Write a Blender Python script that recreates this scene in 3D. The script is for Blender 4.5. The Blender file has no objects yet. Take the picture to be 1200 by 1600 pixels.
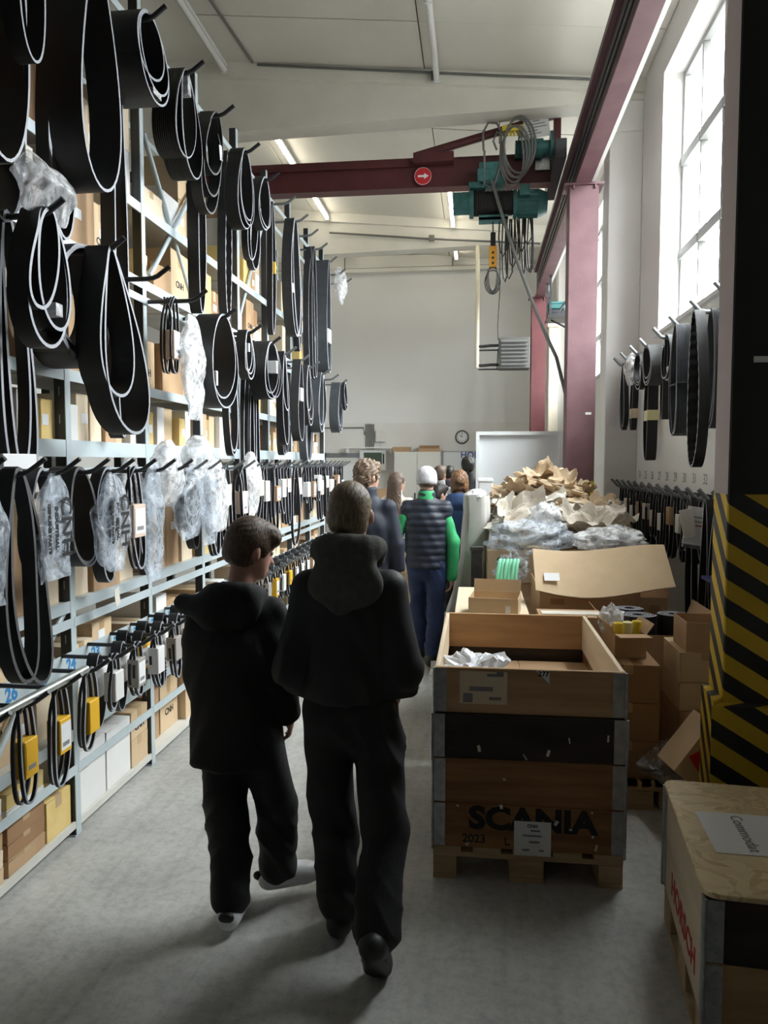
import bpy, bmesh, math, random
import numpy as np
from mathutils import Vector, Matrix, noise

scene = bpy.context.scene
COL = scene.collection
PI = math.pi
rnd = random.Random(7)

# ------------------------------------------------------------------ camera
cam_d = bpy.data.cameras.new('camera')
cam_d.sensor_width = 36.0
cam_d.sensor_fit = 'AUTO'
cam_d.lens = 27.0
cam_d.clip_start = 0.05
cam_d.clip_end = 200
cam = bpy.data.objects.new('camera', cam_d)
COL.objects.link(cam)
PITCH = math.radians(3.719)
YAW = math.radians(6.876)
cam.location = (0, 0, 1.8)
cam.rotation_euler = (PI / 2 - PITCH, 0, YAW)
scene.camera = cam

# ------------------------------------------------------------------ world / daylight
world = bpy.data.worlds.new('overcast_sky')
scene.world = world
world.use_nodes = True
wn = world.node_tree.nodes
bg = wn['Background']
bg.inputs[1].default_value = 34.0
# overcast dome: brighter towards the zenith, dull ground below the horizon
_tc = wn.new('ShaderNodeTexCoord')
_sp = wn.new('ShaderNodeSeparateXYZ')
_rp = wn.new('ShaderNodeValToRGB')
_mr = wn.new('ShaderNodeMapRange')
_mr.inputs[1].default_value = -1; _mr.inputs[2].default_value = 1
world.node_tree.links.new(_tc.outputs['Generated'], _sp.inputs[0])
world.node_tree.links.new(_sp.outputs['Z'], _mr.inputs[0])
world.node_tree.links.new(_mr.outputs[0], _rp.inputs[0])
_e = _rp.color_ramp.elements
_e[0].position = .49; _e[0].color = (.085, .085, .08, 1)
_e[1].position = .51; _e[1].color = (.42, .43, .44, 1)
_n = _e.new(1.0); _n.color = (.98, .99, 1.0, 1)
world.node_tree.links.new(_rp.outputs[0], bg.inputs[0])

def portal(x, y0, y1, z0, z1):
    ld = bpy.data.lights.new('window_portal', 'AREA')
    ld.shape = 'RECTANGLE'
    ld.size = z1 - z0
    ld.size_y = y1 - y0
    ld.cycles.is_portal = True
    o = bpy.data.objects.new('window_portal', ld)
    o.location = (x, (y0 + y1) / 2, (z0 + z1) / 2)
    o.rotation_euler = (0, PI / 2, 0)      # -Z axis to -X
    COL.objects.link(o)
    return o

WX = 1.80                                   # inner face of the window wall
WIN = [(4.15, 8.1, 3.05, 5.62), (9.95, 13.75, 3.05, 5.62)]
for (y0, y1, z0, z1) in WIN:
    portal(WX + 0.33, y0, y1, z0, z1)

scene.view_settings.view_transform = 'Standard'
scene.view_settings.look = 'None'
scene.view_settings.gamma = 1
scene.view_settings.use_curve_mapping = False
scene.view_settings.exposure = 0.5

# ------------------------------------------------------------------ materials
MATS = {}
def _new(name):
    m = bpy.data.materials.new(name)
    m.use_nodes = True
    MATS[name] = m
    nt = m.node_tree
    return m, nt, nt.nodes['Principled BSDF'], nt.nodes['Material Output']

def C4(c):
    return (c[0], c[1], c[2], 1)

def mat(name, col, rough=.6, metal=0., col2=None, scale=6., stretch=(1, 1, 1), bump=0., bscale=40., spec=.5, detail=4, lo=.35, hi=.65, alpha=1., trans=0.):
    m, nt, b, out = _new(name)
    b.inputs['Base Color'].default_value = C4(col)
    b.inputs['Roughness'].default_value = rough
    b.inputs['Metallic'].default_value = metal
    b.inputs['Specular IOR Level'].default_value = spec
    b.inputs['Alpha'].default_value = alpha
    b.inputs['Transmission Weight'].default_value = trans
    if col2 is not None or bump > 0:
        tc = nt.nodes.new('ShaderNodeTexCoord')
        mp = nt.nodes.new('ShaderNodeMapping')
        mp.inputs['Scale'].default_value = stretch
        nt.links.new(tc.outputs['Object'], mp.inputs[0])
    if col2 is not None:
        n = nt.nodes.new('ShaderNodeTexNoise')
        n.inputs['Scale'].default_value = scale
        n.inputs['Detail'].default_value = detail
        nt.links.new(mp.outputs[0], n.inputs['Vector'])
        r = nt.nodes.new('ShaderNodeValToRGB')
        r.color_ramp.elements[0].position = lo
        r.color_ramp.elements[1].position = hi
        r.color_ramp.elements[0].color = C4(col)
        r.color_ramp.elements[1].color = C4(col2)
        nt.links.new(n.outputs['Fac'], r.inputs[0])
        nt.links.new(r.outputs[0], b.inputs['Base Color'])
    if bump > 0:
        n2 = nt.nodes.new('ShaderNodeTexNoise')
        n2.inputs['Scale'].default_value = bscale
        n2.inputs['Detail'].default_value = 5
        nt.links.new(mp.outputs[0], n2.inputs['Vector'])
        bp = nt.nodes.new('ShaderNodeBump')
        bp.inputs['Strength'].default_value = bump
        bp.inputs['Distance'].default_value = .01
        nt.links.new(n2.outputs['Fac'], bp.inputs['Height'])
        nt.links.new(bp.outputs[0], b.inputs['Normal'])
    return m

def emit(name, col, s):
    m, nt, b, out = _new(name)
    b.inputs['Base Color'].default_value = C4(col)
    b.inputs['Emission Color'].default_value = C4(col)
    b.inputs['Emission Strength'].default_value = s
    return m

def film(name, tint=(.85, .9, .95), opac=.35, rough=.12, gloss=.5):
    """thin clear plastic: see-through, milky where it is creased, with shiny highlights"""
    m, nt, b, out = _new(name)
    b.inputs['Base Color'].default_value = C4(tint)
    b.inputs['Roughness'].default_value = rough
    b.inputs['Specular IOR Level'].default_value = gloss
    tr = nt.nodes.new('ShaderNodeBsdfTransparent')
    tr.inputs[0].default_value = (.97, .98, 1, 1)
    mx = nt.nodes.new('ShaderNodeMixShader')
    tc = nt.nodes.new('ShaderNodeTexCoord')
    n = nt.nodes.new('ShaderNodeTexNoise')
    n.inputs['Scale'].default_value = 14
    n.inputs['Detail'].default_value = 3
    n.inputs['Distortion'].default_value = 1.5
    nt.links.new(tc.outputs['Object'], n.inputs['Vector'])
    r = nt.nodes.new('ShaderNodeMapRange')
    r.inputs[1].default_value = .35
    r.inputs[2].default_value = .7
    r.inputs[3].default_value = opac * .45
    r.inputs[4].default_value = min(1, opac * 1.7)
    nt.links.new(n.outputs['Fac'], r.inputs[0])
    nt.links.new(r.outputs[0], mx.inputs[0])
    nt.links.new(tr.outputs[0], mx.inputs[1])
    nt.links.new(b.outputs[0], mx.inputs[2])
    nt.links.new(mx.outputs[0], out.inputs[0])
    bp = nt.nodes.new('ShaderNodeBump')
    bp.inputs['Strength'].default_value = .5
    bp.inputs['Distance'].default_value = .02
    nt.links.new(n.outputs['Fac'], bp.inputs['Height'])
    nt.links.new(bp.outputs[0], b.inputs['Normal'])
    return m

mat('floor_concrete', (.4, .4, .375), .5, col2=(.56, .56, .53), scale=2.2, bump=.35, bscale=18, detail=13, lo=.3, hi=.7, spec=.5)
def floor_detail():
    nt = MATS['floor_concrete'].node_tree
    b = nt.nodes['Principled BSDF']
    src = b.inputs['Base Color'].links[0].from_socket
    tc = nt.nodes.new('ShaderNodeTexCoord')
    n = nt.nodes.new('ShaderNodeTexNoise'); n.inputs['Scale'].default_value = 24; n.inputs['Detail'].default_value = 8; n.inputs['Roughness'].default_value = .75
    nt.links.new(tc.outputs['Object'], n.inputs['Vector'])
    r = nt.nodes.new('ShaderNodeMapRange'); r.inputs[1].default_value = .3; r.inputs[2].default_value = .55; r.inputs[3].default_value = .72; r.inputs[4].default_value = 1.02
    nt.links.new(n.outputs['Fac'], r.inputs[0])
    # long faint scuffs
    mp = nt.nodes.new('ShaderNodeMapping'); mp.inputs['Rotation'].default_value = (0, 0, .5); mp.inputs['Scale'].default_value = (9, 1.2, 1)
    nt.links.new(tc.outputs['Object'], mp.inputs[0])
    n2 = nt.nodes.new('ShaderNodeTexNoise'); n2.inputs['Scale'].default_value = 2.; n2.inputs['Detail'].default_value = 9
    nt.links.new(mp.outputs[0], n2.inputs['Vector'])
    r2 = nt.nodes.new('ShaderNodeMapRange'); r2.inputs[1].default_value = .3; r2.inputs[2].default_value = .5; r2.inputs[3].default_value = .84; r2.inputs[4].default_value = 1.
    nt.links.new(n2.outputs['Fac'], r2.inputs[0])
    mu = nt.nodes.new('ShaderNodeMath'); mu.operation = 'MULTIPLY'
    nt.links.new(r.outputs[0], mu.inputs[0]); nt.links.new(r2.outputs[0], mu.inputs[1])
    mx = nt.nodes.new('ShaderNodeVectorMath'); mx.operation = 'SCALE'
    nt.links.new(src, mx.inputs[0]); nt.links.new(mu.outputs[0], mx.inputs['Scale'])
    nt.links.new(mx.outputs[0], b.inputs['Base Color'])
floor_detail()
mat('wall_paint', (.8, .79, .76), .8, col2=(.85, .845, .82), scale=1.2, bump=.15, bscale=30)
mat('wall_paint_back', (.82, .82, .81), .75, col2=(.86, .86, .85), scale=.7, bump=.06, bscale=30)
mat('wall_lower', (.77, .755, .72), .75, col2=(.81, .8, .77), scale=1.5, bump=.1, bscale=30)
mat('wall_dark', (.3, .3, .29), .8, col2=(.36, .35, .34), scale=1.5)
mat('ceiling_panel', (.68, .655, .58), .8, col2=(.73, .705, .63), scale=.9, bump=.08, bscale=20)
mat('ceiling_gap', (.28, .27, .25), .9)
mat('concrete_beam', (.76, .735, .66), .8, col2=(.83, .805, .73), scale=2.2, bump=.25, bscale=25, detail=8)
mat('concrete_pilaster', (.8, .79, .76), .8, col2=(.86, .85, .82), scale=1.5, bump=.2, bscale=25)
mat('cream_paint', (.74, .68, .52), .7, col2=(.79, .74, .6), scale=3)
mat('white_paint', (.8, .81, .81), .45)
mat('window_paint', (.36, .37, .37), .5)
mat('web_shaded', (.045, .016, .024), .5, col2=(.06, .022, .03), scale=6)  # runway paint darkened: the web's shade is put into the colour
mat('white_steel', (.82, .85, .86), .4)
mat('off_white', (.74, .73, .68), .55)
mat('crane_red', (.085, .017, .02), .5, col2=(.11, .024, .026), scale=5, bump=.1, bscale=60)
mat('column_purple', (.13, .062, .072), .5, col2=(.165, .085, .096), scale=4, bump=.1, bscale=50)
mat('black_paint', (.015, .015, .016), .6)
mat('teal_paint', (.025, .12, .12), .5, col2=(.045, .17, .165), scale=12, bump=.15)
mat('dark_steel', (.035, .037, .042), .42, metal=.4, col2=(.06, .062, .068), scale=30)
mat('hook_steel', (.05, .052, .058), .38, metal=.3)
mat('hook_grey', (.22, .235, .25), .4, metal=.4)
mat('rack_blue', (.5, .58, .61), .45, metal=.1, col2=(.56, .64, .67), scale=4)
mat('rack_dark', (.045, .047, .05), .5)
mat('shelf_top', (.6, .6, .55), .6, col2=(.68, .67, .62), scale=5)
mat('galvanised', (.36, .38, .4), .35, metal=.75, col2=(.5, .52, .54), scale=25, bump=.1)
mat('tube_zinc', (.6, .64, .62), .3, metal=.8)
mat('rubber', (.007, .007, .0078), .5, col2=(.011, .011, .012), scale=20, bump=.05, bscale=150)
mat('rubber_dull', (.02, .021, .023), .6, col2=(.03, .031, .034), scale=14)
mat('rubber_blue', (.05, .057, .066), .5, col2=(.065, .073, .083), scale=14)
mat('belt_edge', (.36, .38, .42), .45)  # pale cut edge, lightened further to carry window glare in its colour
mat('belt_edge_dark', (.1, .1, .105), .55)
mat('kraft', (.45, .29, .16), .8, col2=(.5, .33, .19), scale=7, bump=.06, bscale=80)
mat('kraft_light', (.62, .46, .28), .8, col2=(.67, .5, .32), scale=7, bump=.06, bscale=80)
mat('kraft_pale', (.72, .6, .43), .8, col2=(.76, .64, .48), scale=7)
mat('kraft_dark', (.3, .17, .085), .8, col2=(.35, .2, .1), scale=7)
mat('carton_white', (.78, .78, .77), .6, col2=(.82, .82, .8), scale=6)
mat('carton_yellow', (.72, .52, .18), .7, col2=(.78, .58, .24), scale=9)
mat('tape', (.48, .33, .18), .3)
mat('sticker', (.82, .83, .84), .5)
mat('paper_white', (.85, .86, .87), .7)
mat('ink_black', (.012, .012, .014), .7)
mat('ink_grey', (.25, .25, .26), .7)
mat('ink_blue', (.03, .22, .5), .6)
mat('ink_navy', (.05, .1, .35), .6)
mat('ink_red', (.55, .02, .02), .6)
mat('sleeve_yellow', (.85, .48, .02), .5)
mat('sleeve_brown', (.42, .26, .14), .7)
mat('sleeve_grey', (.4, .37, .34), .7)
mat('sleeve_pink', (.74, .58, .48), .7)
mat('ply', (.54, .37, .21), .65, col2=(.66, .49, .31), scale=3, stretch=(.6, 1, 5), bump=.1, bscale=20, detail=6)
mat('ply_pale', (.7, .56, .38), .65, col2=(.78, .65, .47), scale=3, stretch=(1, .6, 5), bump=.08, bscale=20, detail=6)
mat('board_tan', (.4, .235, .105), .6, col2=(.54, .34, .17), scale=4, stretch=(.5, 1, 5), bump=.15, bscale=25, detail=8)
mat('board_brown', (.21, .09, .03), .6, col2=(.36, .17, .062), scale=4, stretch=(.5, 1, 6), bump=.15, bscale=25, detail=8)
mat('board_black', (.018, .015, .013), .65, col2=(.07, .042, .026), scale=3.2, stretch=(.6, 1, 4), bump=.2, bscale=25, detail=9, lo=.45, hi=.8)
mat('pallet_wood', (.42, .29, .16), .8, col2=(.56, .41, .25), scale=5, stretch=(.6, 3, 5), bump=.2, bscale=30, detail=7)
mat('pallet_dark', (.2, .125, .07), .8, col2=(.32, .2, .11), scale=5, bump=.2, bscale=30)
mat('green_plastic', (.28, .75, .5), .4)
mat('blue_plastic', (.012, .018, .12), .45, col2=(.02, .03, .18), scale=5)
mat('yellow_bright', (.8, .62, .05), .4)
mat('yellow_pale', (.85, .8, .45), .5)
mat('red_bright', (.6, .02, .03), .35)
mat('orange_paint', (.7, .32, .02), .5)
mat('sign_red', (.6, .025, .03), .4)
mat('cable_grey', (.17, .17, .165), .55)
mat('cable_black', (.02, .02, .02), .5)
mat('heater_grey', (.1, .1, .095), .5)
mat('heater_slat', (.16, .16, .15), .45)
mat('paper_kraft', (.5, .37, .235), .85, col2=(.6, .47, .32), scale=5, bump=.2, bscale=30)
mat('paper_grey', (.58, .52, .44), .85, col2=(.66, .6, .52), scale=5, bump=.2, bscale=30)
mat('paper_light', (.72, .68, .6), .85, col2=(.78, .75, .68), scale=5, bump=.15, bscale=30)
mat('grey_fabric', (.5, .49, .46), .7, col2=(.58, .57, .54), scale=5)
mat('tube_off', (.82, .82, .8), .35)
emit('tube_lit', (1., .93, .78), 9)
emit('screen_glow', (.04, .06, .04), .25)
film('film_clear', (.9, .93, .96), opac=.26)
film('film_blue', (.8, .88, .97), .36, .12, .7)
film('film_milky', (.93, .94, .95), .6, .22)
film('film_dark', (.5, .52, .53), .4, .1, .8)
mat('bubble', (.8, .82, .86), .12, bump=.9, bscale=28, spec=1.0)
mat('skin', (.52, .3, .22), .5, col2=(.56, .34, .25), scale=12)
mat('skin_pink', (.6, .33, .25), .5)
mat('hair_brown', (.06, .036, .023), .5, col2=(.15, .095, .064), scale=30, stretch=(6, 1, 1), bump=.35, bscale=60)
mat('hair_sandy', (.14, .1, .06), .5, col2=(.3, .225, .145), scale=30, stretch=(6, 1, 1), bump=.35, bscale=60)
mat('hair_light', (.13, .085, .055), .5, col2=(.26, .18, .12), scale=30, stretch=(6, 1, 1), bump=.35, bscale=60)
mat('hair_auburn', (.12, .06, .03), .5, col2=(.25, .13, .06), scale=26, bump=.4, bscale=60)
mat('hair_black', (.012, .01, .009), .45, col2=(.03, .025, .02), scale=30, bump=.3)
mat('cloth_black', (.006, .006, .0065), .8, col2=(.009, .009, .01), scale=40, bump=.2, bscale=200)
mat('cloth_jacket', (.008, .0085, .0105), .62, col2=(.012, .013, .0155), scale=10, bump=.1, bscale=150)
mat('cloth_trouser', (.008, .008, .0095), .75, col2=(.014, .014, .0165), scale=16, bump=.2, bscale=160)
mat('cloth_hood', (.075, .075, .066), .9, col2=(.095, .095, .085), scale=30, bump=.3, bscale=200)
mat('cloth_navy', (.018, .024, .04), .55, col2=(.024, .031, .05), scale=12)
mat('cloth_dknavy', (.014, .019, .034), .65, col2=(.018, .024, .043), scale=12)
mat('cloth_blue', (.016, .045, .12), .65, col2=(.021, .056, .145), scale=12)
mat('cloth_green', (.035, .38, .13), .7, col2=(.045, .43, .16), scale=12)
mat('cloth_jeans', (.012, .024, .075), .75, col2=(.025, .045, .125), scale=7, bump=.15, bscale=160)
mat('cloth_cream', (.66, .6, .52), .85, col2=(.72, .66, .58), scale=20)
mat('cloth_grey', (.3, .3, .31), .85, col2=(.36, .36, .37), scale=20)
mat('cloth_plum', (.04, .03, .035), .8)
mat('beanie', (.6, .6, .63), .9, col2=(.66, .66, .69), scale=60, stretch=(1, 1, .2), bump=.4, bscale=120)
mat('shoe_white', (.75, .76, .78), .4)
mat('shoe_black', (.015, .015, .016), .5)
mat('eye_white', (.75, .74, .72), .3)

# hazard column: black front, side colour lightened to hold bounce light, yellow/black diagonal bands low down
def column_mat(name, base, z_top):
    m, nt, b, out = _new(name)
    b.inputs['Roughness'].default_value = .55
    geo = nt.nodes.new('ShaderNodeNewGeometry')
    sp = nt.nodes.new('ShaderNodeSeparateXYZ')
    nt.links.new(geo.outputs['Position'], sp.inputs[0])
    def math_(op, a, bv):
        n = nt.nodes.new('ShaderNodeMath')
        n.operation = op
        for i, q in enumerate((a, bv)):
            if isinstance(q, (int, float)):
                n.inputs[i].default_value = q
            else:
                nt.links.new(q, n.inputs[i])
        return n.outputs[0]
    s1 = math_('MULTIPLY', sp.outputs['X'], .62)
    s2 = math_('ADD', sp.outputs['Z'], s1)
    s3 = math_('MULTIPLY', sp.outputs['Y'], 1.1)
    s4 = math_('SUBTRACT', s2, s3)
    fr = math_('FRACT', math_('DIVIDE', s4, .158), 0)
    st = math_('GREATER_THAN', fr, .5)
    low = math_('LESS_THAN', sp.outputs['Z'], z_top)
    nz = nt.nodes.new('ShaderNodeTexNoise')
    nz.inputs['Scale'].default_value = 9
    ry = nt.nodes.new('ShaderNodeValToRGB')
    ry.color_ramp.elements[0].color = (.66, .43, .02, 1)
    ry.color_ramp.elements[1].color = (.8, .55, .04, 1)
    nt.links.new(nz.outputs['Fac'], ry.inputs[0])
    mx = nt.nodes.new('ShaderNodeMix')
    mx.data_type = 'RGBA'
    nt.links.new(st, mx.inputs['Factor'])
    mx.inputs[6].default_value = (.02, .021, .024, 1)
    nt.links.new(ry.outputs[0], mx.inputs[7])
    m2 = nt.nodes.new('ShaderNodeMix')
    m2.data_type = 'RGBA'
    nt.links.new(low, m2.inputs['Factor'])
    m2.inputs[6].default_value = C4(base)
    nt.links.new(mx.outputs[2], m2.inputs[7])
    nt.links.new(m2.outputs[2], b.inputs['Base Color'])
    return m
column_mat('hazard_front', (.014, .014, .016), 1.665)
column_mat('hazard_side_lit', (.45, .36, .36), 1.665)

def osb_mat():
    m, nt, b, out = _new('osb')
    b.inputs['Roughness'].default_value = .6
    tc = nt.nodes.new('ShaderNodeTexCoord')
    mp = nt.nodes.new('ShaderNodeMapping')
    mp.inputs['Scale'].default_value = (1, 1, 1)
    nt.links.new(tc.outputs['Object'], mp.inputs[0])
    v = nt.nodes.new('ShaderNodeTexVoronoi')
    v.inputs['Scale'].default_value = 11
    v.inputs['Randomness'].default_value = 1
    n = nt.nodes.new('ShaderNodeTexNoise')
    n.inputs['Scale'].default_value = 5
    n.inputs['Distortion'].default_value = .6
    add = nt.nodes.new('ShaderNodeVectorMath')
    add.operation = 'ADD'
    nt.links.new(mp.outputs[0], add.inputs[0])
    nt.links.new(n.outputs['Color'], add.inputs[1])
    nt.links.new(mp.outputs[0], n.inputs['Vector'])
    nt.links.new(add.outputs[0], v.inputs['Vector'])
    r = nt.nodes.new('ShaderNodeValToRGB')
    r.color_ramp.elements[0].color = (.6, .43, .21, 1)
    r.color_ramp.elements[1].color = (.86, .71, .45, 1)
    nt.links.new(v.outputs['Color'], r.inputs[0])
    nt.links.new(r.outputs[0], b.inputs['Base Color'])
    bp = nt.nodes.new('ShaderNodeBump')
    bp.inputs['Strength'].default_value = .2
    bp.inputs['Distance'].default_value = .004
    nt.links.new(v.outputs['Distance'], bp.inputs['Height'])
    nt.links.new(bp.outputs[0], b.inputs['Normal'])
osb_mat()

def pane_mat():
    m, nt, b, out = _new('window_glass')
    tr = nt.nodes.new('ShaderNodeBsdfTransparent')
    tr.inputs[0].default_value = (.96, .98, .98, 1)
    gl = nt.nodes.new('ShaderNodeBsdfGlossy')
    gl.inputs['Roughness'].default_value = .05
    mx = nt.nodes.new('ShaderNodeMixShader')
    mx.inputs[0].default_value = .05
    nt.links.new(tr.outputs[0], mx.inputs[1])
    nt.links.new(gl.outputs[0], mx.inputs[2])
    nt.links.new(mx.outputs[0], out.inputs[0])
pane_mat()

# ------------------------------------------------------------------ mesh helpers
class MB:
    def __init__(s):
        s.v = []; s.f = []; s.m = []; s.sm = []
    def add(s, vs, fs, mi=0, smooth=False):
        o = len(s.v)
        s.v.extend([tuple(float(c) for c in p) for p in vs])
        for f in fs:
            s.f.append(tuple(int(i) + o for i in f)); s.m.append(mi); s.sm.append(smooth)
        return s
    def box(s, x0, x1, y0, y1, z0, z1, mi=0, M=None):
        vs = [(x, y, z) for z in (z0, z1) for y in (y0, y1) for x in (x0, x1)]
        if M is not None:
            vs = [M @ Vector(p) for p in vs]
        return s.add(vs, [(0, 2, 3, 1), (4, 5, 7, 6), (0, 1, 5, 4), (2, 6, 7, 3), (0, 4, 6, 2), (1, 3, 7, 5)], mi)
    def cbox(s, c, d, mi=0, R=None):
        M = Matrix.Translation(c)
        if R is not None:
            M = M @ R.to_4x4()
        return s.box(-d[0] / 2, d[0] / 2, -d[1] / 2, d[1] / 2, -d[2] / 2, d[2] / 2, mi, M)
    def prism(s, poly, a, b, axis='Y', mi=0, M=None):
        """poly: list of 2d points; axis X: (y,z); Y: (x,z); Z: (x,y)"""
        n = len(poly)
        def P3(p, t):
            return {'X': (t, p[0], p[1]), 'Y': (p[0], t, p[1]), 'Z': (p[0], p[1], t)}[axis]
        vs = [P3(p, a) for p in poly] + [P3(p, b) for p in poly]
        if M is not None:
            vs = [M @ Vector(p) for p in vs]
        fs = [tuple(range(n - 1, -1, -1)), tuple(range(n, 2 * n))]
        fs += [(i, (i + 1) % n, n + (i + 1) % n, n + i) for i in range(n)]
        return s.add(vs, fs, mi)
    def tube(s, pts, r, n=8, mi=0, closed=False, cap=True):
        pts = [Vector(p) for p in pts]
        N = len(pts)
        rs = r if isinstance(r, (list, tuple)) else [r] * N
        vs = []; up = None
        for i, p in enumerate(pts):
            if closed:
                t = pts[(i + 1) % N] - pts[i - 1]
            else:
                t = pts[min(i + 1, N - 1)] - pts[max(i - 1, 0)]
            if t.length < 1e-9:
                t = Vector((0, 0, 1))
            t.normalize()
            if up is None:
                up = t.orthogonal().normalized()
            else:
                up = up - t * up.dot(t)
                if up.length < 1e-6:
                    up = t.orthogonal()
                up.normalize()
            sd = t.cross(up)
            for k in range(n):
                a = 2 * PI * k / n
                vs.append(p + (up * math.cos(a) + sd * math.sin(a)) * rs[i])
        fs = []
        for i in range(N if closed else N - 1):
            j = (i + 1) % N
            for k in range(n):
                l = (k + 1) % n
                fs.append((i * n + k, i * n + l, j * n + l, j * n + k))
        s.add(vs, fs, mi, True)
        if cap and not closed:
            s.add(vs[:n], [tuple(range(n - 1, -1, -1))], mi)
            s.add(vs[-n:], [tuple(range(n))], mi)
        return s
    def cyl(s, p0, p1, r, n=16, mi=0, r2=None):
        return s.tube([p0, p1], [r, r if r2 is None else r2], n, mi)
    def lathe(s, prof, n=24, mi=0, c=(0, 0, 0), smooth=True):
        vs = []
        for (r, z) in prof:
            for k in range(n):
                a = 2 * PI * k / n
                vs.append((c[0] + r * math.cos(a), c[1] + r * math.sin(a), c[2] + z))
        fs = []
        for i in range(len(prof) - 1):
            for k in range(n):
                l = (k + 1) % n
                fs.append((i * n + k, i * n + l, (i + 1) * n + l, (i + 1) * n + k))
        return s.add(vs, fs, mi, smooth)
    def grid(s, fn, nu, nv, mi=0, smooth=True, closed_u=False):
        vs = [fn(i / (nu - (0 if closed_u else 1)), j / (nv - 1)) for j in range(nv) for i in range(nu)]
        fs = []
        for j in range(nv - 1):
            for i in range(nu if closed_u else nu - 1):
                k = (i + 1) % nu
                fs.append((j * nu + i, j * nu + k, (j + 1) * nu + k, (j + 1) * nu + i))
        return s.add(vs, fs, mi, smooth)
    def mesh(s, name, mats, bevel=0.):
        me = bpy.data.meshes.new(name)
        me.from_pydata(s.v, [], s.f)
        for mm in (mats if isinstance(mats, (list, tuple)) else [mats]):
            me.materials.append(MATS[mm] if isinstance(mm, str) else mm)
        me.polygons.foreach_set('material_index', s.m)
        me.polygons.foreach_set('use_smooth', s.sm)
        if bevel > 0:
            bm = bmesh.new(); bm.from_mesh(me)
            bmesh.ops.remove_doubles(bm, verts=bm.verts, dist=1e-5)
            bm.normal_update()
            ed = [e for e in bm.edges if len(e.link_faces) == 2 and e.calc_face_angle() > .6]
            bmesh.ops.bevel(bm, geom=ed, offset=bevel, segments=1, affect='EDGES', clamp_overlap=True)
            bm.to_mesh(me); bm.free()
        me.update()
        return me

def link(o, parent=None):
    COL.objects.link(o)
    if parent is not None:
        o.parent = parent
    return o
def obj(name, mb, mats, parent=None, loc=None, rot=None, bevel=0.):
    me = mb.mesh(name, mats, bevel) if isinstance(mb, MB) else mb
    o = bpy.data.objects.new(name, me)
    link(o, parent)
    if loc is not None:
        o.location = loc
    if rot is not None:
        o.rotation_euler = rot
    return o
def tag(o, label, cat, group=None):
    o['label'] = label; o['category'] = cat
    if group:
        o['group'] = group
    return o
def thing(name, label, cat, loc=(0, 0, 0), rz=0., group=None):
    o = bpy.data.objects.new(name, None)
    o.empty_display_size = .1
    link(o)
    o.location = loc; o.rotation_euler = (0, 0, rz)
    return tag(o, label, cat, group)
def struct(name, mb, mats, parent=None, label=None, **k):
    o = obj(name, mb, mats, parent, **k)
    if parent is None:
        o['kind'] = 'structure'
    if label:
        o['label'] = label
    return o
def sempty(name, label=None, loc=(0, 0, 0)):
    o = bpy.data.objects.new(name, None); link(o); o.location = loc
    o['kind'] = 'structure'
    if label:
        o['label'] = label
    return o

_text_cache = {}
def text_mesh(txt, size, extrude=.0006, bold=0., sx=1., space=1.):
    key = (txt, size, extrude, bold, sx, space)
    if key in _text_cache:
        return _text_cache[key]
    cu = bpy.data.curves.new('lettering', 'FONT')
    cu.body = txt; cu.size = size; cu.extrude = extrude; cu.offset = bold
    cu.align_x = 'CENTER'; cu.align_y = 'CENTER'; cu.resolution_u = 3
    cu.space_character = space
    o = bpy.data.objects.new('lettering', cu)
    COL.objects.link(o)
    dg = bpy.context.evaluated_depsgraph_get()
    me = bpy.data.meshes.new_from_object(o.evaluated_get(dg))
    COL.objects.unlink(o)
    bpy.data.objects.remove(o); bpy.data.curves.remove(cu)
    if sx != 1:
        me.transform(Matrix.Diagonal((sx, 1, 1, 1)))
    _text_cache[key] = me
    return me
def lettering(txt, size, m, parent, loc, rot, name='lettering', **k):
    me = text_mesh(txt, size, **k).copy()
    me.materials.clear(); me.materials.append(MATS[m])
    return obj(name, me, None, parent, loc, rot)
FACE_X = (PI / 2, 0, PI / 2)      # text readable from +X
FACE_NX = (PI / 2, 0, -PI / 2)    # text readable from -X
FACE_NY = (PI / 2, 0, 0)          # text readable from -Y

ORD = ['first', 'second', 'third', 'fourth', 'fifth', 'sixth', 'seventh', 'eighth', 'ninth', 'tenth', 'eleventh', 'twelfth', 'thirteenth', 'fourteenth', 'fifteenth', 'sixteenth', 'seventeenth', 'eighteenth', 'nineteenth', 'twentieth', 'twenty-first', 'twenty-second', 'twenty-third', 'twenty-fourth', 'twenty-fifth', 'twenty-sixth', 'twenty-seventh', 'twenty-eighth', 'twenty-ninth', 'thirtieth', 'thirty-first', 'thirty-second']

# ------------------------------------------------------------------ room shell
XL, YB, YF = -7.6, -3.2, 17.0
def cz(x):                                   # underside of the sloping roof
    return 6.16 - .095 * x

m = MB(); m.box(XL - .3, WX + .35, YB - .3, YF + .3, -.12, 0)
struct('floor', m, 'floor_concrete', label='worn grey concrete warehouse floor')

m = MB()
T0, T1 = WX, WX + .35
m.box(T0, T1, YB - .3, YF + .3, 0, WIN[0][2])
m.box(T0, T1, YB - .3, YF + .3, WIN[0][3], 6.6)
ys = [YB - .3, WIN[0][0], WIN[0][1], WIN[1][0], WIN[1][1], YF + .3]
for i in (0, 2, 4):
    m.box(T0, T1, ys[i], ys[i + 1], WIN[0][2], WIN[0][3])
wall_right = struct('wall_right', m, 'wall_paint', label='white plastered side wall with tall windows')

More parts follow.
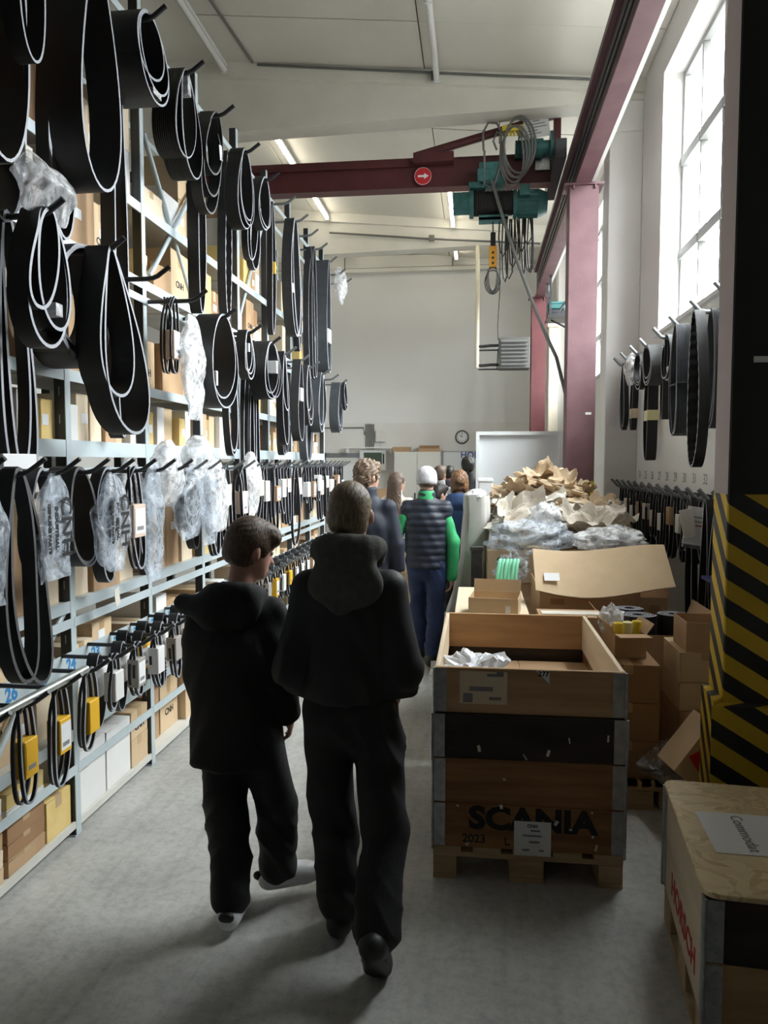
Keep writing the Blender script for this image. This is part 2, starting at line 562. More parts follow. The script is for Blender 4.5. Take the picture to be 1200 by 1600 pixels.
m = MB(); m.box(XL - .3, WX, YF, YF + .3, 0, 7.2)
wall_back = struct('wall_back', m, 'wall_paint_back', label='pale grey end wall of the hall')
m = MB(); m.box(XL, WX, YF - .05, YF - .002, 0, 2.66)
struct('lower_lining', m, 'wall_lower', wall_back)
m = MB()
for i in range(4):
    m.box(XL + 2.35 * i + .01, XL + 2.35 * (i + 1) - .01, YF - .12, YF - .001, 6.02, 6.27)
m.box(XL, WX, YF - .16, YF - .001, 5.92, 6.0)
struct('lintel_band', m, 'off_white', wall_back)
m = MB(); m.box(XL - .3, XL, YB - .3, YF, 0, 7.2)
struct('wall_left', m, 'wall_paint', label='pale wall behind the storage rack')
m = MB(); m.box(XL, WX, YB - .3, YB, 0, 7.2)
struct('wall_front', m, 'wall_dark', label='grey wall closing the near end of the hall')

# ceiling slab + separate panels
m = MB()
m.prism([(XL - .3, cz(XL - .3) + .06), (WX + .35, cz(WX + .35) + .06), (WX + .35, cz(WX + .35) + .3), (XL - .3, cz(XL - .3) + .3)], YB - .3, YF + .3, 'Y')
ceiling = struct('ceiling', m, 'ceiling_gap', label='sloping ceiling of pale square panels')
xs = [XL, -5.3, -3.05, -.62, 1.25, WX]
yy = [YB, -1., 1.4, 3.8, 6.2, 8.0, 10.5, 12.9, 14.9, YF]
for i in range(len(xs) - 1):
    for j in range(len(yy) - 1):
        a, b = xs[i] + .006, xs[i + 1] - .006
        dz = -.004 * ((i + j) % 2)
        m = MB()
        m.prism([(a, cz(a) + dz), (b, cz(b) + dz), (b, cz(b) + .06), (a, cz(a) + .06)], yy[j] + .005, yy[j + 1] - .005, 'Y')
        obj('panel', m, 'ceiling_panel', ceiling)

# tapered concrete roof beams and wall pilasters
for n, yb in enumerate((3.55, 9.02, 14.4)):
    m = MB()
    pts = [(XL, 5.55), (WX, 5.79), (WX, cz(WX)), (XL, cz(XL))]
    m.prism(pts, yb, yb + .3, 'Y')
    pts = [(XL, cz(XL) - .2), (WX, cz(WX) - .14), (WX, cz(WX)), (XL, cz(XL))]
    m.prism(pts, yb - .07, yb + .37, 'Y')
    struct('trim_%d' % (n + 1), m, 'concrete_beam', label='tapered concrete roof beam')
    m = MB(); m.box(1.44, WX, yb, yb + .4, 0, 5.75)
    m.box(1.36, WX, yb - .02, yb + .42, 5.45, 5.78)
    struct('trim_%d' % (n + 4), m, 'concrete_pilaster', label='white concrete pilaster on the window wall', bevel=.008)

# conduit along the near roof beam
m = MB()
m.tube([(-2.55, 8.93, cz(-2.55) - .03), (.2, 8.93, cz(.2) - .05), (1.2, 8.93, cz(1.2) - .05)], .014, 6)
m.cbox((-.5, 8.93, 6.13), (.09, .06, .09))
m.tube([(-2.7, 7.2, cz(-2.7) - .02), (-2.6, 8.9, cz(-2.6) - .02)], .016, 6)
struct('trim_7', m, 'heater_slat', label='thin conduit with junction box along the roof beam')
m = MB()
m.tube([(-2.75, 14.33, 6.05), (-1.0, 14.33, 5.88), (1.1, 14.33, 5.72)], .018, 6)
m.cbox((-.85, 14.32, 5.88), (.1, .06, .1))
struct('trim_8', m, 'heater_slat', label='thin conduit along the far roof beam')
# fine hanging suspension wire
m = MB(); m.tube([(.23, 9.3, 5.5), (.23, 9.3, cz(.23) - .001)], .005, 5)
m.tube([(.26, 9.3, 5.5), (.25, 9.32, 5.0)], .004, 5)
tag(obj('suspension_wire', m, 'cable_black'), 'thin dark wire hanging from the ceiling above the hoist', 'wire')

# windows
def window(name, y0, y1, z0, z1, ncol, rows):
    w = sempty(name, 'tall white steel factory window with clear panes', ((WX + .22), y0, z0))
    W, H = y1 - y0, z1 - z0
    fx0, fx1 = -.03, .03
    m = MB()
    m.box(fx0, fx1, 0, W, 0, .05); m.box(fx0, fx1, 0, W, H - .05, H)
    m.box(fx0, fx1, 0, .05, .05, H - .05); m.box(fx0, fx1, W - .05, W, .05, H - .05)
    obj('frame', m, 'window_paint', w, bevel=.004)
    cols = [W * i / ncol for i in range(ncol + 1)]
    zz = [0] + [r - z0 for r in rows] + [H]
    for i in range(1, ncol):
        m = MB(); t = .04 if i % 2 == 0 else .016
        m.box(fx0, fx1, cols[i] - t, cols[i] + t, .05, H - .05)
        obj('mullion', m, 'heater_slat', w)
    for r in zz[1:-1]:
        for i in range(ncol):
            m = MB(); m.box(fx0 - .012, fx1 + .012, cols[i] + .012, cols[i + 1] - .012, r - .045, r + .045)
            obj('transom', m, 'window_paint', w)
    for i in range(ncol):
        for j in range(len(zz) - 1):
            m = MB(); m.box(-.003, .003, cols[i] + .014, cols[i + 1] - .014, zz[j] + .03, zz[j + 1] - .03)
            obj('pane', m, 'window_glass', w)
    m = MB(); m.box(-.26, .1, -.04, W + .04, -.035, 0)
    obj('sill', m, 'white_paint', w)
    return w
for k, (y0, y1, z0, z1) in enumerate(WIN):
    window('window_%d' % (k + 1), y0, y1, z0 + .036, z1, 6, (3.85, 4.75))

# ------------------------------------------------------------------ steel columns, crane runway
def hcolumn(name, label, x0, x1, y0, y1, z1, mats, haz):
    t = thing(name, label, 'column', (x0, y0, 0))
    w, d = x1 - x0, y1 - y0
    m = MB()
    # closed profile: front/back plates and sides, so that each face can carry its own material
    m.add([(0, 0, 0), (w, 0, 0), (w, 0, z1), (0, 0, z1)], [(0, 1, 2, 3)], 0)
    m.add([(0, d, 0), (0, 0, 0), (0, 0, z1), (0, d, z1)], [(0, 1, 2, 3)], 1)
    m.add([(w, 0, 0), (w, d, 0), (w, d, z1), (w, 0, z1)], [(0, 1, 2, 3)], 1)
    m.add([(w, d, 0), (0, d, 0), (0, d, z1), (w, d, z1)], [(0, 1, 2, 3)], 1)
    m.add([(0, 0, z1), (w, 0, z1), (w, d, z1), (0, d, z1)], [(0, 1, 2, 3)], 1)
    obj('shaft', m, mats, t, bevel=.006)
    m = MB(); m.box(-.06, w + .06, -.06, d + .06, 0, .018)
    for bx in (-.035, w + .035):
        for by in (-.035, d + .035):
            m.cyl((bx, by, .018), (bx, by, .04), .014, 6)
    obj('base_plate', m, 'dark_steel', t)
    m = MB(); m.box(-.05, w + .05, -.02, d + .02, z1, z1 + .02)
    for bx in (.04, w - .04):
        m.cyl((bx, -.012, z1 - .04), (bx, -.012, z1), .012, 6)
    obj('cap_plate', m, mats[1], t)
    return t
RZ0, RZ1 = 4.69, 5.10
c = hcolumn('steel_column', 'steel column with black front and yellow-black hazard stripes beside lidded crate', 1.045, 1.37, 3.36, 3.56, RZ0 - .02, ['hazard_front', 'hazard_side_lit'], 1)
# flared guard plates round its foot
m = MB()
m.prism([(-.01, -.002), (.335, -.002), (.4, -.06), (-.06, -.06)], .02, .78, 'Z')
obj('guard_plate', m, 'hazard_front', c)
m = MB()
m.prism([(-.05, -.05), (-.002, -.002), (-.002, .19), (-.03, .2)], .02, .8, 'Z')
obj('guard_plate', m, 'hazard_front', c)
m = MB(); m.box(.085, .15, -.003, -.0005, 2.21, 2.235)
obj('sticker', m, 'sticker', c)
c = hcolumn('steel_column', 'purple-red steel column rising behind the pile of packing paper', .935, 1.235, 8.36, 8.62, RZ0 - .02, ['column_purple', 'column_purple'], 1)
m = MB()
for z in (.35, .85, 1.35):
    m.box(.26, .302, -.002, .262, z, z + .25)
obj('hazard_band', m, 'yellow_bright', c)
m = MB(); m.box(.2, .26, -.004, -.0005, 2.3, 2.325)
obj('sticker', m, 'sticker', c)
c = hcolumn('steel_column', 'dark red steel column beside the unit heater', .935, 1.19, 13.9, 14.1, RZ0 - .02, ['crane_red', 'crane_red'], 1)

t = thing('crane_runway', 'long red steel crane runway beam carried on the columns', 'beam', (1.075, 0, RZ0))
m = MB()
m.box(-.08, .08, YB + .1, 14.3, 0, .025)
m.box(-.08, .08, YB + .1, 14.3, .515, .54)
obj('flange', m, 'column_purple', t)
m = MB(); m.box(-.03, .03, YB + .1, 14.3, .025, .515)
obj('web', m, 'web_shaded', t)
m = MB(); m.box(-.08, -.05, YB + .1, 14.3, .54, .575)
obj('rail', m, 'dark_steel', t)
m = MB(); m.box(.085, .12, YB + .1, 13.6, .01, .06)
obj('conduit', m, 'white_paint', t)  # plain white strip added for the pale line beside the beam
m = MB(); m.tube([(-.06, YB + .1, .2), (-.06, 13.6, .2)], .012, 6)
obj('bus_bar', m, 'dark_steel', t)
m = MB(); m.tube([(-.06, YB + .1, .3), (-.06, 13.6, .3)], .012, 6)
obj('bus_bar', m, 'dark_steel', t)

# bridge of the overhead crane
BY = 9.6
t = thing('overhead_crane', 'dark red travelling crane bridge spanning the hall below the roof', 'crane', (0, BY, 5.11))
m = MB()
m.box(-6.6, .84, -.1, .1, 0, .02)
m.box(-6.6, .84, -.1, .1, .32, .34)
m.box(-6.6, .84, -.09, -.07, .02, .32)
obj('bridge_beam', m, 'crane_red', t)
m = MB(); m.box(-6.6, -.3, -.13, -.101, .245, .34)
obj('stiffener', m, 'crane_red', t)
m = MB()
m.box(.84, .96, -.7, .7, .05, .26)
obj('end_truck', m, 'dark_steel', t)
m = MB()
a = Vector((-.75, -.2, .33)); b = Vector((.94, -.2, .74))
d = (b - a).normalized()
m.tube([a, b], .052, 4)
m.box(-.78, -.3, -.24, -.13, .25, .36)
m.box(.86, .94, -.25, -.15, .26, .76)
obj('brace', m, 'crane_red', t)
m = MB()
m.cyl((.42, -.18, .36), (.66, -.18, .36), .1, 16)
m.cyl((.66, -.18, .36), (.74, -.18, .36), .11, 16)
m.cyl((.74, -.18, .37), (.82, -.18, .37), .08, 16)
m.cyl((.82, -.18, .4), (.855, -.18, .4), .15, 16)
for k in range(6):
    m.box(.45 + k * .035, .465 + k * .035, -.29, -.07, .27, .47)
obj('drive_motor', m, 'teal_paint', t)
m = MB()
m.box(.66, .83, -.115, -.101, .14, .3)
m.box(.66, .83, -.2, -.101, .3, .315)
obj('bracket_plate', m, 'galvanised', t)

# electric hoist under the bridge
hz = 5.09
t = thing('electric_hoist', 'teal electric wire rope hoist hanging under the crane bridge', 'hoist', (0, BY - .05, 0))
ry = -.2
m = MB()
m.cyl((-.3, ry, 4.85), (-.1, ry, 4.85), .13, 20)
m.cyl((-.11, ry, 4.84), (-.06, ry, 4.84), .165, 20)
obj('gearbox', m, 'teal_paint', t)
m = MB()
pr = []
m.cyl((-.06, ry, 4.84), (.4, ry, 4.84), .135, 24)
obj('rope_drum', m, 'black_paint', t)
for k in range(20):
    m = MB()
    x = -.04 + k * .022
    m.tube([(x, ry + .14 * math.cos(q * PI / 8), 4.84 + .14 * math.sin(q * PI / 8)) for q in range(16)], .009, 5, closed=True)
    obj('rope_turn', m, 'cable_black', t)
m = MB()
m.cyl((.4, ry, 4.82), (.44, ry, 4.82), .165, 20)
m.cyl((.44, ry, 4.82), (.72, ry, 4.82), .14, 20)
for k in range(14):
    a = k * 2 * PI / 14
    m.cbox((.57, ry + .145 * math.cos(a), 4.82 + .145 * math.sin(a)), (.24, .012, .03), 0, Matrix.Rotation(-a, 3, 'X') if False else None)
m.cyl((.68, ry, 4.82), (.79, ry, 4.82), .165, 20, r2=.12)
m.box(.47, .58, ry - .2, ry - .12, 4.86, 4.98)
obj('motor', m, 'teal_paint', t)
m = MB()
m.box(.0, .3, -.32, -.1, 5.02, 5.28)
m.box(-.02, .12, -.34, -.32, 5.05, 5.2)
m.box(-.12, .08, -.32, -.1, 4.99, 5.06)
obj('trolley', m, 'teal_paint', t, bevel=.01)
m = MB(); m.box(0, .34, ry - .1, ry + .1, 4.63, 4.655); m.box(0, .34, ry - .1, ry - .085, 4.63, 4.68)
obj('rope_guide', m, 'teal_paint', t)
def wig(p0, p1, sag, n=10, jit=.0, ph=0.):
    p0, p1 = Vector(p0), Vector(p1)
    out = []
    for i in range(n + 1):
        q = i / n
        p = p0.lerp(p1, q)
        p.z -= sag * 4 * q * (1 - q)
        p.x += jit * math.sin(q * 9 + ph); p.y += jit * math.cos(q * 7 + ph)
        out.append(p)
    return out
# bundle of cable loops
for k in range(5):
    m = MB()
    cx, cy = .38 + .02 * k, -.34 - .012 * k
    A = .13 + .012 * k; Bq = .33 - .02 * (k % 3)
    m.tube([(cx + A * math.sin(q * PI / 12), cy, 5.3 + .03 * k + Bq * math.cos(q * PI / 12)) for q in range(24)], .013, 6, closed=True)
    obj('cable_loop', m, 'cable_grey', t)
m = MB()
m.tube([(.05, -.33, 5.4), (.04, -.33, 5.6), (.1, -.33, 5.71), (.2, -.33, 5.7), (.25, -.33, 5.6), (.24, -.33, 5.2), (.16, -.34, 4.96), (.06, -.33, 5.02), (.06, -.33, 5.4)], .014, 6)
m.tube([(.2, -.33, 5.4), (.16, -.33, 5.5), (.2, -.34, 5.6), (.3, -.34, 5.55)], .012, 6)
obj('cable_loop', m, 'cable_grey', t)
m = MB(); m.box(.26, .5, -.36, -.28, 5.6, 5.66)
for k in range(6):
    m.cyl((.28 + .04 * k, -.32, 5.55), (.28 + .04 * k, -.32, 5.6), .013, 6)
obj('cable_clamp', m, 'yellow_bright', t)
for k in range(11):
    m = MB()
    rr = random.Random(k * 3 + 1)
    x0 = .26 + .034 * k + rr.uniform(-.02, .02); dz = rr.uniform(-.22, .2) + .012 * k; dw = rr.uniform(.03, .1); yk = rr.uniform(-.06, .06)
    m.tube([(x0, ry + .03, 4.66), (x0 - .01, ry + yk, 4.36 + dz * .5), (x0 + .01, ry + yk, 4.14 + dz), (x0 + dw * .5, ry + yk, 4.08 + dz), (x0 + dw, ry + yk, 4.16 + dz), (x0 + dw, ry + yk, 4.4 + dz * .5), (x0 + dw * .8, ry + .03, 4.66)], .009, 5)
    obj('cable_loop', m, 'cable_black', t)
# pendant control
m = MB(); m.box(.125, .215, ry - .04, ry + .04, 4.1, 4.34)
m.box(.14, .2, ry - .045, ry - .04, 4.2, 4.3, 0)
p = obj('pendant_control', m, 'orange_paint', t, bevel=.008)
m = MB(); m.box(.14, .2, ry - .03, ry + .03, 4.34, 4.5)
for k in range(3):
    m.cyl((.17, ry - .046, 4.14 + k * .06), (.17, ry - .056, 4.14 + k * .06), .014, 10)
obj('handle', m, 'black_paint', p)
m = MB(); m.tube([(.17, ry, 4.5), (.165, ry, 4.66)], .008, 6)
obj('pendant_cable', m, 'cable_black', t)
for k in range(4):
    m = MB()
    A = .05 + .014 * k
    m.tube([(.17 + A * math.sin(q * PI / 8), ry - .02 + .01 * k, 3.99 - .02 * k + (.17 - .01 * k) * math.cos(q * PI / 8)) for q in range(16)], .006, 5, closed=True)
    obj('pendant_cable', m, 'cable_black', t)
m = MB(); m.tube(wig((.15, -.33, 5.05), (.86, -.85, 2.95), .12, 14), .02, 7)
m.tube(wig((.86, -.85, 2.95), (.96, -.98, 2.5), .0, 4), .02, 7)
obj('supply_hose', m, 'cable_grey', t)

# signs on the crane
t = thing('arrow_sign', 'round red sign with white arrow on the crane bridge', 'sign', (-.67, BY - .135, 5.23))
m = MB(); m.cyl((0, 0, 0), (0, -.006, 0), .105, 28)
obj('disc', m, 'sign_red', t)
m = MB()
m.prism([(-.06, -.012), (.015, -.012), (.015, -.035), (.07, 0), (.015, .035), (.015, .012), (-.06, .012)], -.0065, -.009, 'Y')
obj('arrow', m, 'paper_white', t)
m = MB(); m.tube([(.1 * math.cos(q * PI / 14), -.007, .1 * math.sin(q * PI / 14)) for q in range(28)], .003, 4, closed=True)
obj('rim', m, 'paper_white', t)
t = thing('paper_notice', 'white typed notice taped on the crane brace', 'notice', (.66, BY - .26, 5.68))
R = Matrix.Rotation(-.13, 3, 'Y')
m = MB(); m.cbox((0, 0, 0), (.29, .003, .23), 0, R)
obj('sheet', m, 'paper_white', t)
m = MB()
for k, (w, x) in enumerate([(.08, 0), (.2, 0), (.22, .01), (.12, -.05), (.16, -.03)]):
    m.cbox(R @ Vector((x, -.0025, .075 - .035 * k)), (w, .001, .01), 0, R)
obj('lettering', m, 'ink_grey', t)

# ------------------------------------------------------------------ fluorescent lamps
def lamp(x, y0, y1, lit, label):
    z = cz(x) - .1
    t = thing('ceiling_lamp', label, 'lamp', (x, y0, z), 0)
    L = y1 - y0
    m = MB(); m.box(-.03, .03, 0, L, .0, .035)
    for y in (L * .15, L * .85):
        m.cyl((0, y, .035), (0, y, .099 ), .006, 6)
    obj('housing', m, 'white_paint', t)
    m = MB(); m.tube([(0, .02, -.032), (0, L - .02, -.032)], .03, 10)
    obj('tube', m, 'tube_lit' if lit else 'tube_off', t)
    for y in (0, L * .5 - .01, L - .02):
        m = MB()
        m.box(-.034, .034, y, y + .02, -.065, .0)
        obj('end_cap' if y != L * .5 - .01 else 'tube_holder', m, 'white_paint', t)
lamp(-2.92, 5.6, 8.88, 0, 'unlit tube lamp on the ceiling above the rack')
lamp(-.48, 5.9, 8.9, 0, 'unlit tube lamp on the ceiling over the aisle before the roof beam')
lamp(-2.8, 10.5, 12.0, 1, 'glowing tube lamp over the rack just above the crane bridge')
lamp(-2.78, 13.0, 14.28, 1, 'glowing tube lamp over the rack near the far roof beam')
lamp(-.46, 12.2, 14.28, 1, 'glowing tube lamp behind the hoist over the aisle')
lamp(-2.78, 14.9, 16.5, 1, 'glowing tube lamp over the rack beyond the far roof beam')
lamp(-.46, 14.9, 16.5, 1, 'glowing tube lamp over the aisle beside the end wall')

# ------------------------------------------------------------------ things on and by the end wall
YW = YF - .052
t = thing('wall_clock', 'round white wall clock with dark rim on the end wall', 'clock', (-.325, YW, 2.345))
m = MB(); m.cyl((0, 0, 0), (0, -.03, 0), .135, 28)
obj('face', m, 'paper_white', t)
m = MB(); m.tube([(.135 * math.cos(q * PI / 14), -.03, .135 * math.sin(q * PI / 14)) for q in range(28)], .016, 6, closed=True)
obj('rim', m, 'heater_grey', t)
m = MB()
for k in range(12):
    a = k * PI / 6
    m.cbox((.1 * math.sin(a), -.032, .1 * math.cos(a)), (.012, .003, .024), 0, Matrix.Rotation(a, 3, 'Y'))
m.cbox((-.025, -.034, .02), (.07, .003, .012), 0, Matrix.Rotation(.7, 3, 'Y'))
m.cbox((0, -.036, .04), (.01, .003, .09), 0)
obj('hands', m, 'ink_black', t)

# steel cupboard
t = thing('steel_cupboard', 'tall two-door cream steel cupboard against the end wall', 'cupboard', (-1.27, 16.65, 0))
m = MB(); m.box(-.5, .5, -.18, .25, .0, 2.02)
obj('body', m, 'off_white', t, bevel=.005)
for s in (-1, 1):
    m = MB(); m.box(min(s * .005, s * .49), max(s * .005, s * .49), -.2, -.181, .06, 1.99)
    d = obj('door', m, 'off_white', t, bevel=.004)
    m = MB(); m.box(min(s * .03, s * .055), max(s * .03, s * .055), -.22, -.2, 1.0, 1.14)
    obj('handle', m, 'dark_steel', d)
for (x, z, w, h, l) in [(-1.62, 2.02, .36, .1, 'low brown carton on top of the cupboard, at its left edge over the door hinge'), (-1.02, 2.02, .45, .07, 'flat brown carton lying on top of the cupboard beside the lower carton'), (-1.02, 2.09, .4, .06, 'dark folder box on the flat carton over the cupboard')]:
    m = MB(); m.box(x - w / 2, x + w / 2, 16.5, 16.85, z, z + h)
    m.box(x - w / 2 - .01, x + w / 2 + .01, 16.49, 16.86, z + h * .75, z + h + .004)
    tag(obj('carton', m, 'kraft' if z < 2.05 else 'kraft_dark'), l.replace(', at its left edge over the door hinge', ' next to the plank'), 'box')
m = MB(); m.box(-2.9, -1.82, 16.72, 16.86, 2.105, 2.13)
m.box(-2.86, -2.8, 16.74, YW, 2.0, 2.105); m.box(-1.9, -1.84, 16.74, YW, 2.0, 2.105)
tag(obj('wall_shelf', m, 'white_paint'), 'long thin white shelf board on the end wall above the monitor', 'shelf')

# whiteboard with cut-off word
t = thing('whiteboard', 'white writing board on the end wall beside the cupboard', 'whiteboard', (-.24, YW, 1.45))
m = MB(); m.box(-.5, .5, -.02, 0, -.55, .58)
obj('board', m, 'white_steel', t)
m = MB()
for a in ((-.51, .51, -.56, -.54), (-.51, .51, .57, .59), (-.51, -.49, -.56, .59), (.49, .51, -.56, .59)):
    m.box(a[0], a[1], -.026, -.001, a[2], a[3])
obj('frame', m, 'galvanised', t)
lettering('HOL', .19, 'ink_navy', t, (.08, -.022, .5), FACE_NY, bold=.004)

# door in the end wall
t = sempty('door_1', 'cream door with glass panel in the end wall', (-2.92, YW, 0))
m = MB()
m.box(-.5, -.42, -.04, 0, 0, 2.0); m.box(.42, .5, -.04, 0, 0, 2.0); m.box(-.5, .5, -.04, 0, 1.9, 2.0)
obj('door_frame', m, 'galvanised', t)
m = MB(); m.box(-.42, .42, -.03, -.001, 0, 1.9)
obj('door_leaf', m, 'off_white', t)
m = MB(); m.box(-.3, .3, -.036, -.0301, 1.0, 1.75)
obj('pane', m, 'white_steel', t)
m = MB(); m.box(.33, .37, -.07, -.03, 1.02, 1.05); m.box(.24, .37, -.085, -.07, 1.02, 1.05)
obj('door_handle', m, 'dark_steel', t)

# monitor board
t = thing('wall_monitor', 'white framed dark screen mounted on the end wall beside the door', 'monitor', (-2.28, YW, 1.84))
m = MB(); m.box(-.3, .3, -.1, 0, -.23, .23)
obj('case', m, 'white_paint', t, bevel=.01)
m = MB(); m.box(-.2, .2, -.104, -.1005, -.12, .17)
obj('screen', m, 'screen_glow', t)
m = MB(); m.box(.22, .25, -.106, -.1005, -.08, .14)
obj('control_strip', m, 'black_paint', t)
m = MB()
for k in range(5):
    m.tube([(-2.44 + .042 * k, YW - .015, 2.64), (-2.44 + .042 * k, YW - .015, 2.1)], .012, 6, mi=0)
m.tube([(-3.6, YW - .015, 2.56), (-2.5, YW - .015, 2.56), (-2.47, YW - .015, 2.4)], .014, 6)
struct('trim_9', m, 'heater_slat', label='bundle of thin conduits running up the end wall')
m = MB(); m.box(-2.22, -2.0, YW - .08, YW, 2.25, 2.5)
m.tube([(-2.1, YW - .03, 2.25), (-2.12, YW - .02, 2.14)], .006, 5)
tag(obj('junction_box', m, 'off_white', bevel=.01), 'small cream junction box on the end wall', 'box')

# vertical heating pipe + unit heater
t = thing('unit_heater', 'dark louvred unit heater fed by two pipes high on the wall', 'heater', (.64, 13.95, 3.72))
m = MB(); m.box(-.27, .27, -.1, .25, -.27, .27)
obj('casing', m, 'heater_grey', t, bevel=.01)
for k in range(7):
    m = MB(); m.cbox((0, -.12, .2 - .067 * k), (.46, .05, .02), 0, Matrix.Rotation(.5, 3, 'X'))
    obj('louvre', m, 'heater_slat', t)
m = MB()
for z in (.14, -.2):
    m.tube([(-.63, .1, z + .01), (-.55, .1, z + .01), (-.4, .08, z + .02), (-.27, .08, z + .02)], .026, 8)
    m.tube([(-.63, .1, z - .06), (-.27, .1, z - .06)], .014, 8)
    m.tube([(.2, .08, z), (.285, .08, z)], .02, 8)
obj('feed_pipe', m, 'dark_steel', t)
m = MB(); m.tube([(-.65, .1, -.23), (-.65, .1, 1.9), (-.65, 2.72, 2.15)], .038, 10)
obj('riser_pipe', m, 'cream_paint', t)
m = MB(); m.tube([(-.28, .05, .25), (-.29, .03, .5), (-.26, .02, 1.1), (-.265, .02, 1.95)], .008, 5)
m.tube([(-.28, .05, .1), (-.3, .03, -.28)], .008, 5)
obj('power_cable', m, 'cable_black', t)

# cream pillar and small tool shelf between columns
m = MB(); m.box(1.26, 1.43, 14.15, 14.38, 0, 4.2); m.box(1.23, 1.435, 14.12, 14.385, 4.2, 4.27)
tag(obj('duct_pillar', m, 'cream_paint', bevel=.015), 'cream square duct behind the dark red column', 'pillar')
t = thing('bracket_shelf', 'small dark bracket shelf fixed high between the steel columns', 'shelf', (1.3, 12.6, 4.05))
m = MB(); m.box(-.22, .3, -.3, .3, 0, .03)
obj('board', m, 'dark_steel', t)
m = MB(); m.tube([(-.1, -.2, .02), (.28, -.2, .55)], .02, 6); obj('strut', m, 'dark_steel', t)
m = MB(); m.tube([(-.15, 0, 0), (.05, .0, -.1), (.2, 0, -.22)], .014, 6)
obj('cable', m, 'cable_black', t)
m = MB(); m.box(-.2, -.17, -.28, -.25, .03, .635)
obj('hanger', m, 'dark_steel', t)
m = MB(); m.box(-.2, -.17, .25, .28, .03, .635)
obj('hanger', m, 'dark_steel', t)
m = MB(); m.box(1.1, 1.35, 12.4, 12.7, 4.19, 4.3); m.box(1.09, 1.36, 12.39, 12.71, 4.26, 4.285)
tag(obj('tool_case', m, ['teal_paint'], bevel=.01), 'small teal case on the bracket shelf', 'case')
m = MB(); m.box(1.1, 1.4, 12.38, 12.7, 4.081, 4.13); m.box(1.13, 1.25, 12.37, 12.45, 4.131, 4.17); m.box(1.1, 1.4, 12.5, 12.72, 4.131, 4.188)
tag(obj('equipment_box', m, ['dark_steel']), 'dark flat equipment box under the teal case', 'box')

# ------------------------------------------------------------------ storage rack on the left
RX = -1.90
RD = .58
POSTS = [2.53, 3.41, 4.28, 5.17, 6.05, 6.92, 7.80, 8.66, 9.5]
LEV = [.07, .52, 1.14, 1.90, 2.23, 2.84, 3.26]
rack = thing('storage_rack', 'tall pale blue steel storage rack along the aisle, full of cartons', 'rack', (RX, 2.5, 0))
def rp(name, m, mats, **k):
    o = obj(name, m, mats, rack, **k)
    return o
def post_mesh(front):
    m = MB()
    m.box(-.004, 0, -.02, .026, 0, 4.42, 0)
    m.box(-.055, -.004, -.02, -.016, 0, 4.42, 1)
    m.box(-.055, -.051, -.016, .01, 0, 4.42, 1)
    m.box(-.05, .0, -.03, .03, 0, .006, 0)
    return m.mesh('post', ['rack_blue', 'rack_dark'])
pm = post_mesh(1)
slot_m = MB(); slot_m.box(-.002, .002, -.0008, .0, -.02, .02)
slot_me = slot_m.mesh('slot', ['rack_blue'])
for i, y in enumerate(POSTS):
    o = obj('post', pm, None, rack, (0, y - 2.5, 0))
    o2 = obj('post', pm, None, rack, (-RD, y - 2.5, 0))
    if i in (1, 2):
        for k in range(16):
            obj('slot', slot_me, None, o, (-.03, -.0201, .18 + .13 * k))
    m = MB(); m.box(-RD, -.055, y - 2.515, y - 2.49, .05, .09, 0)
    rp('foot_beam', m, 'rack_dark')
for b in range(len(POSTS) - 1):
    y0, y1 = POSTS[b] - 2.5 + .027, POSTS[b + 1] - 2.5 - .021
    for k, z in enumerate(LEV):
        m = MB(); m.box(-RD, -.012, y0, y1, z - .012, z, 0)
        rp('shelf', m, 'shelf_top')
        m = MB(); m.box(-.012, -.002, y0 - .012, y1 + .012, z - (.03 if k == 0 else .075 if k == 3 else .05), z + .004, 0)
        rp('shelf_beam', m, 'rack_blue' if k else 'shelf_top')
    for z in (.33, 1.04, 4.2):
        m = MB(); m.box(.0005, .006, POSTS[b] - 2.5 + (.002), POSTS[b + 1] - 2.5 - .002, z - .022, z + .022, 0)
        rp('tie_bar', m, 'rack_blue')
    m = MB(); m.box(-RD - .008, -RD - .0, y0, y1, 4.18, 4.22, 0)
    rp('tie_bar', m, 'rack_blue')
def diag(y0, z0, y1, z1, x=-.0):
    m = MB(); m.tube([(x, y0 - 2.5, z0), (x, y1 - 2.5, z1)], .017, 4)
    rp('diagonal_brace', m, 'rack_blue')
diag(4.42, 2.9, 5.14, 3.62, -.03); diag(4.42, 3.72, 5.14, 2.92, -.05)
diag(6.1, 2.9, 6.85, 3.9, -.03); diag(2.56, .35, 3.38, 1.1, -.03); diag(7.85, 2.9, 8.6, 3.9, -.03)

# numbered hook rails (each hook is a sub-part of its rail)
def hook_mesh(r, L=.35, up=.058):
    m = MB()
    pts = [(0, 0, 0), (L - .12, 0, 0), (L - .09, 0, .003), (L - .065, 0, .012), (L, 0, up)]
    m.tube(pts, r, 8)
    return m
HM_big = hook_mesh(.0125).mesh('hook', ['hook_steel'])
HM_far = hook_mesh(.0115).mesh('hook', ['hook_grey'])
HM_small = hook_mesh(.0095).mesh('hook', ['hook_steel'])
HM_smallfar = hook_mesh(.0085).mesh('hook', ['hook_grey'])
ZA, ZB, ZC, ZD = 3.985, 2.722, 1.755, .908
rowA = [2.24, 2.75, 3.27, 3.78, 4.31, 4.85, 5.43, 5.97, 6.52, 7.0, 7.45, 7.92, 8.45, 9.0, 9.45]
rowB = [2.28, 2.77, 3.27, 3.77, 4.305, 4.84, 5.43, 5.97, 6.5, 7.0, 7.47, 8.06, 8.55, 9.1]
rowC = [2.36 + .24 * i for i in range(30)]
rowD = [2.345 + .2345 * i for i in range(31)]
HX = RX + .012
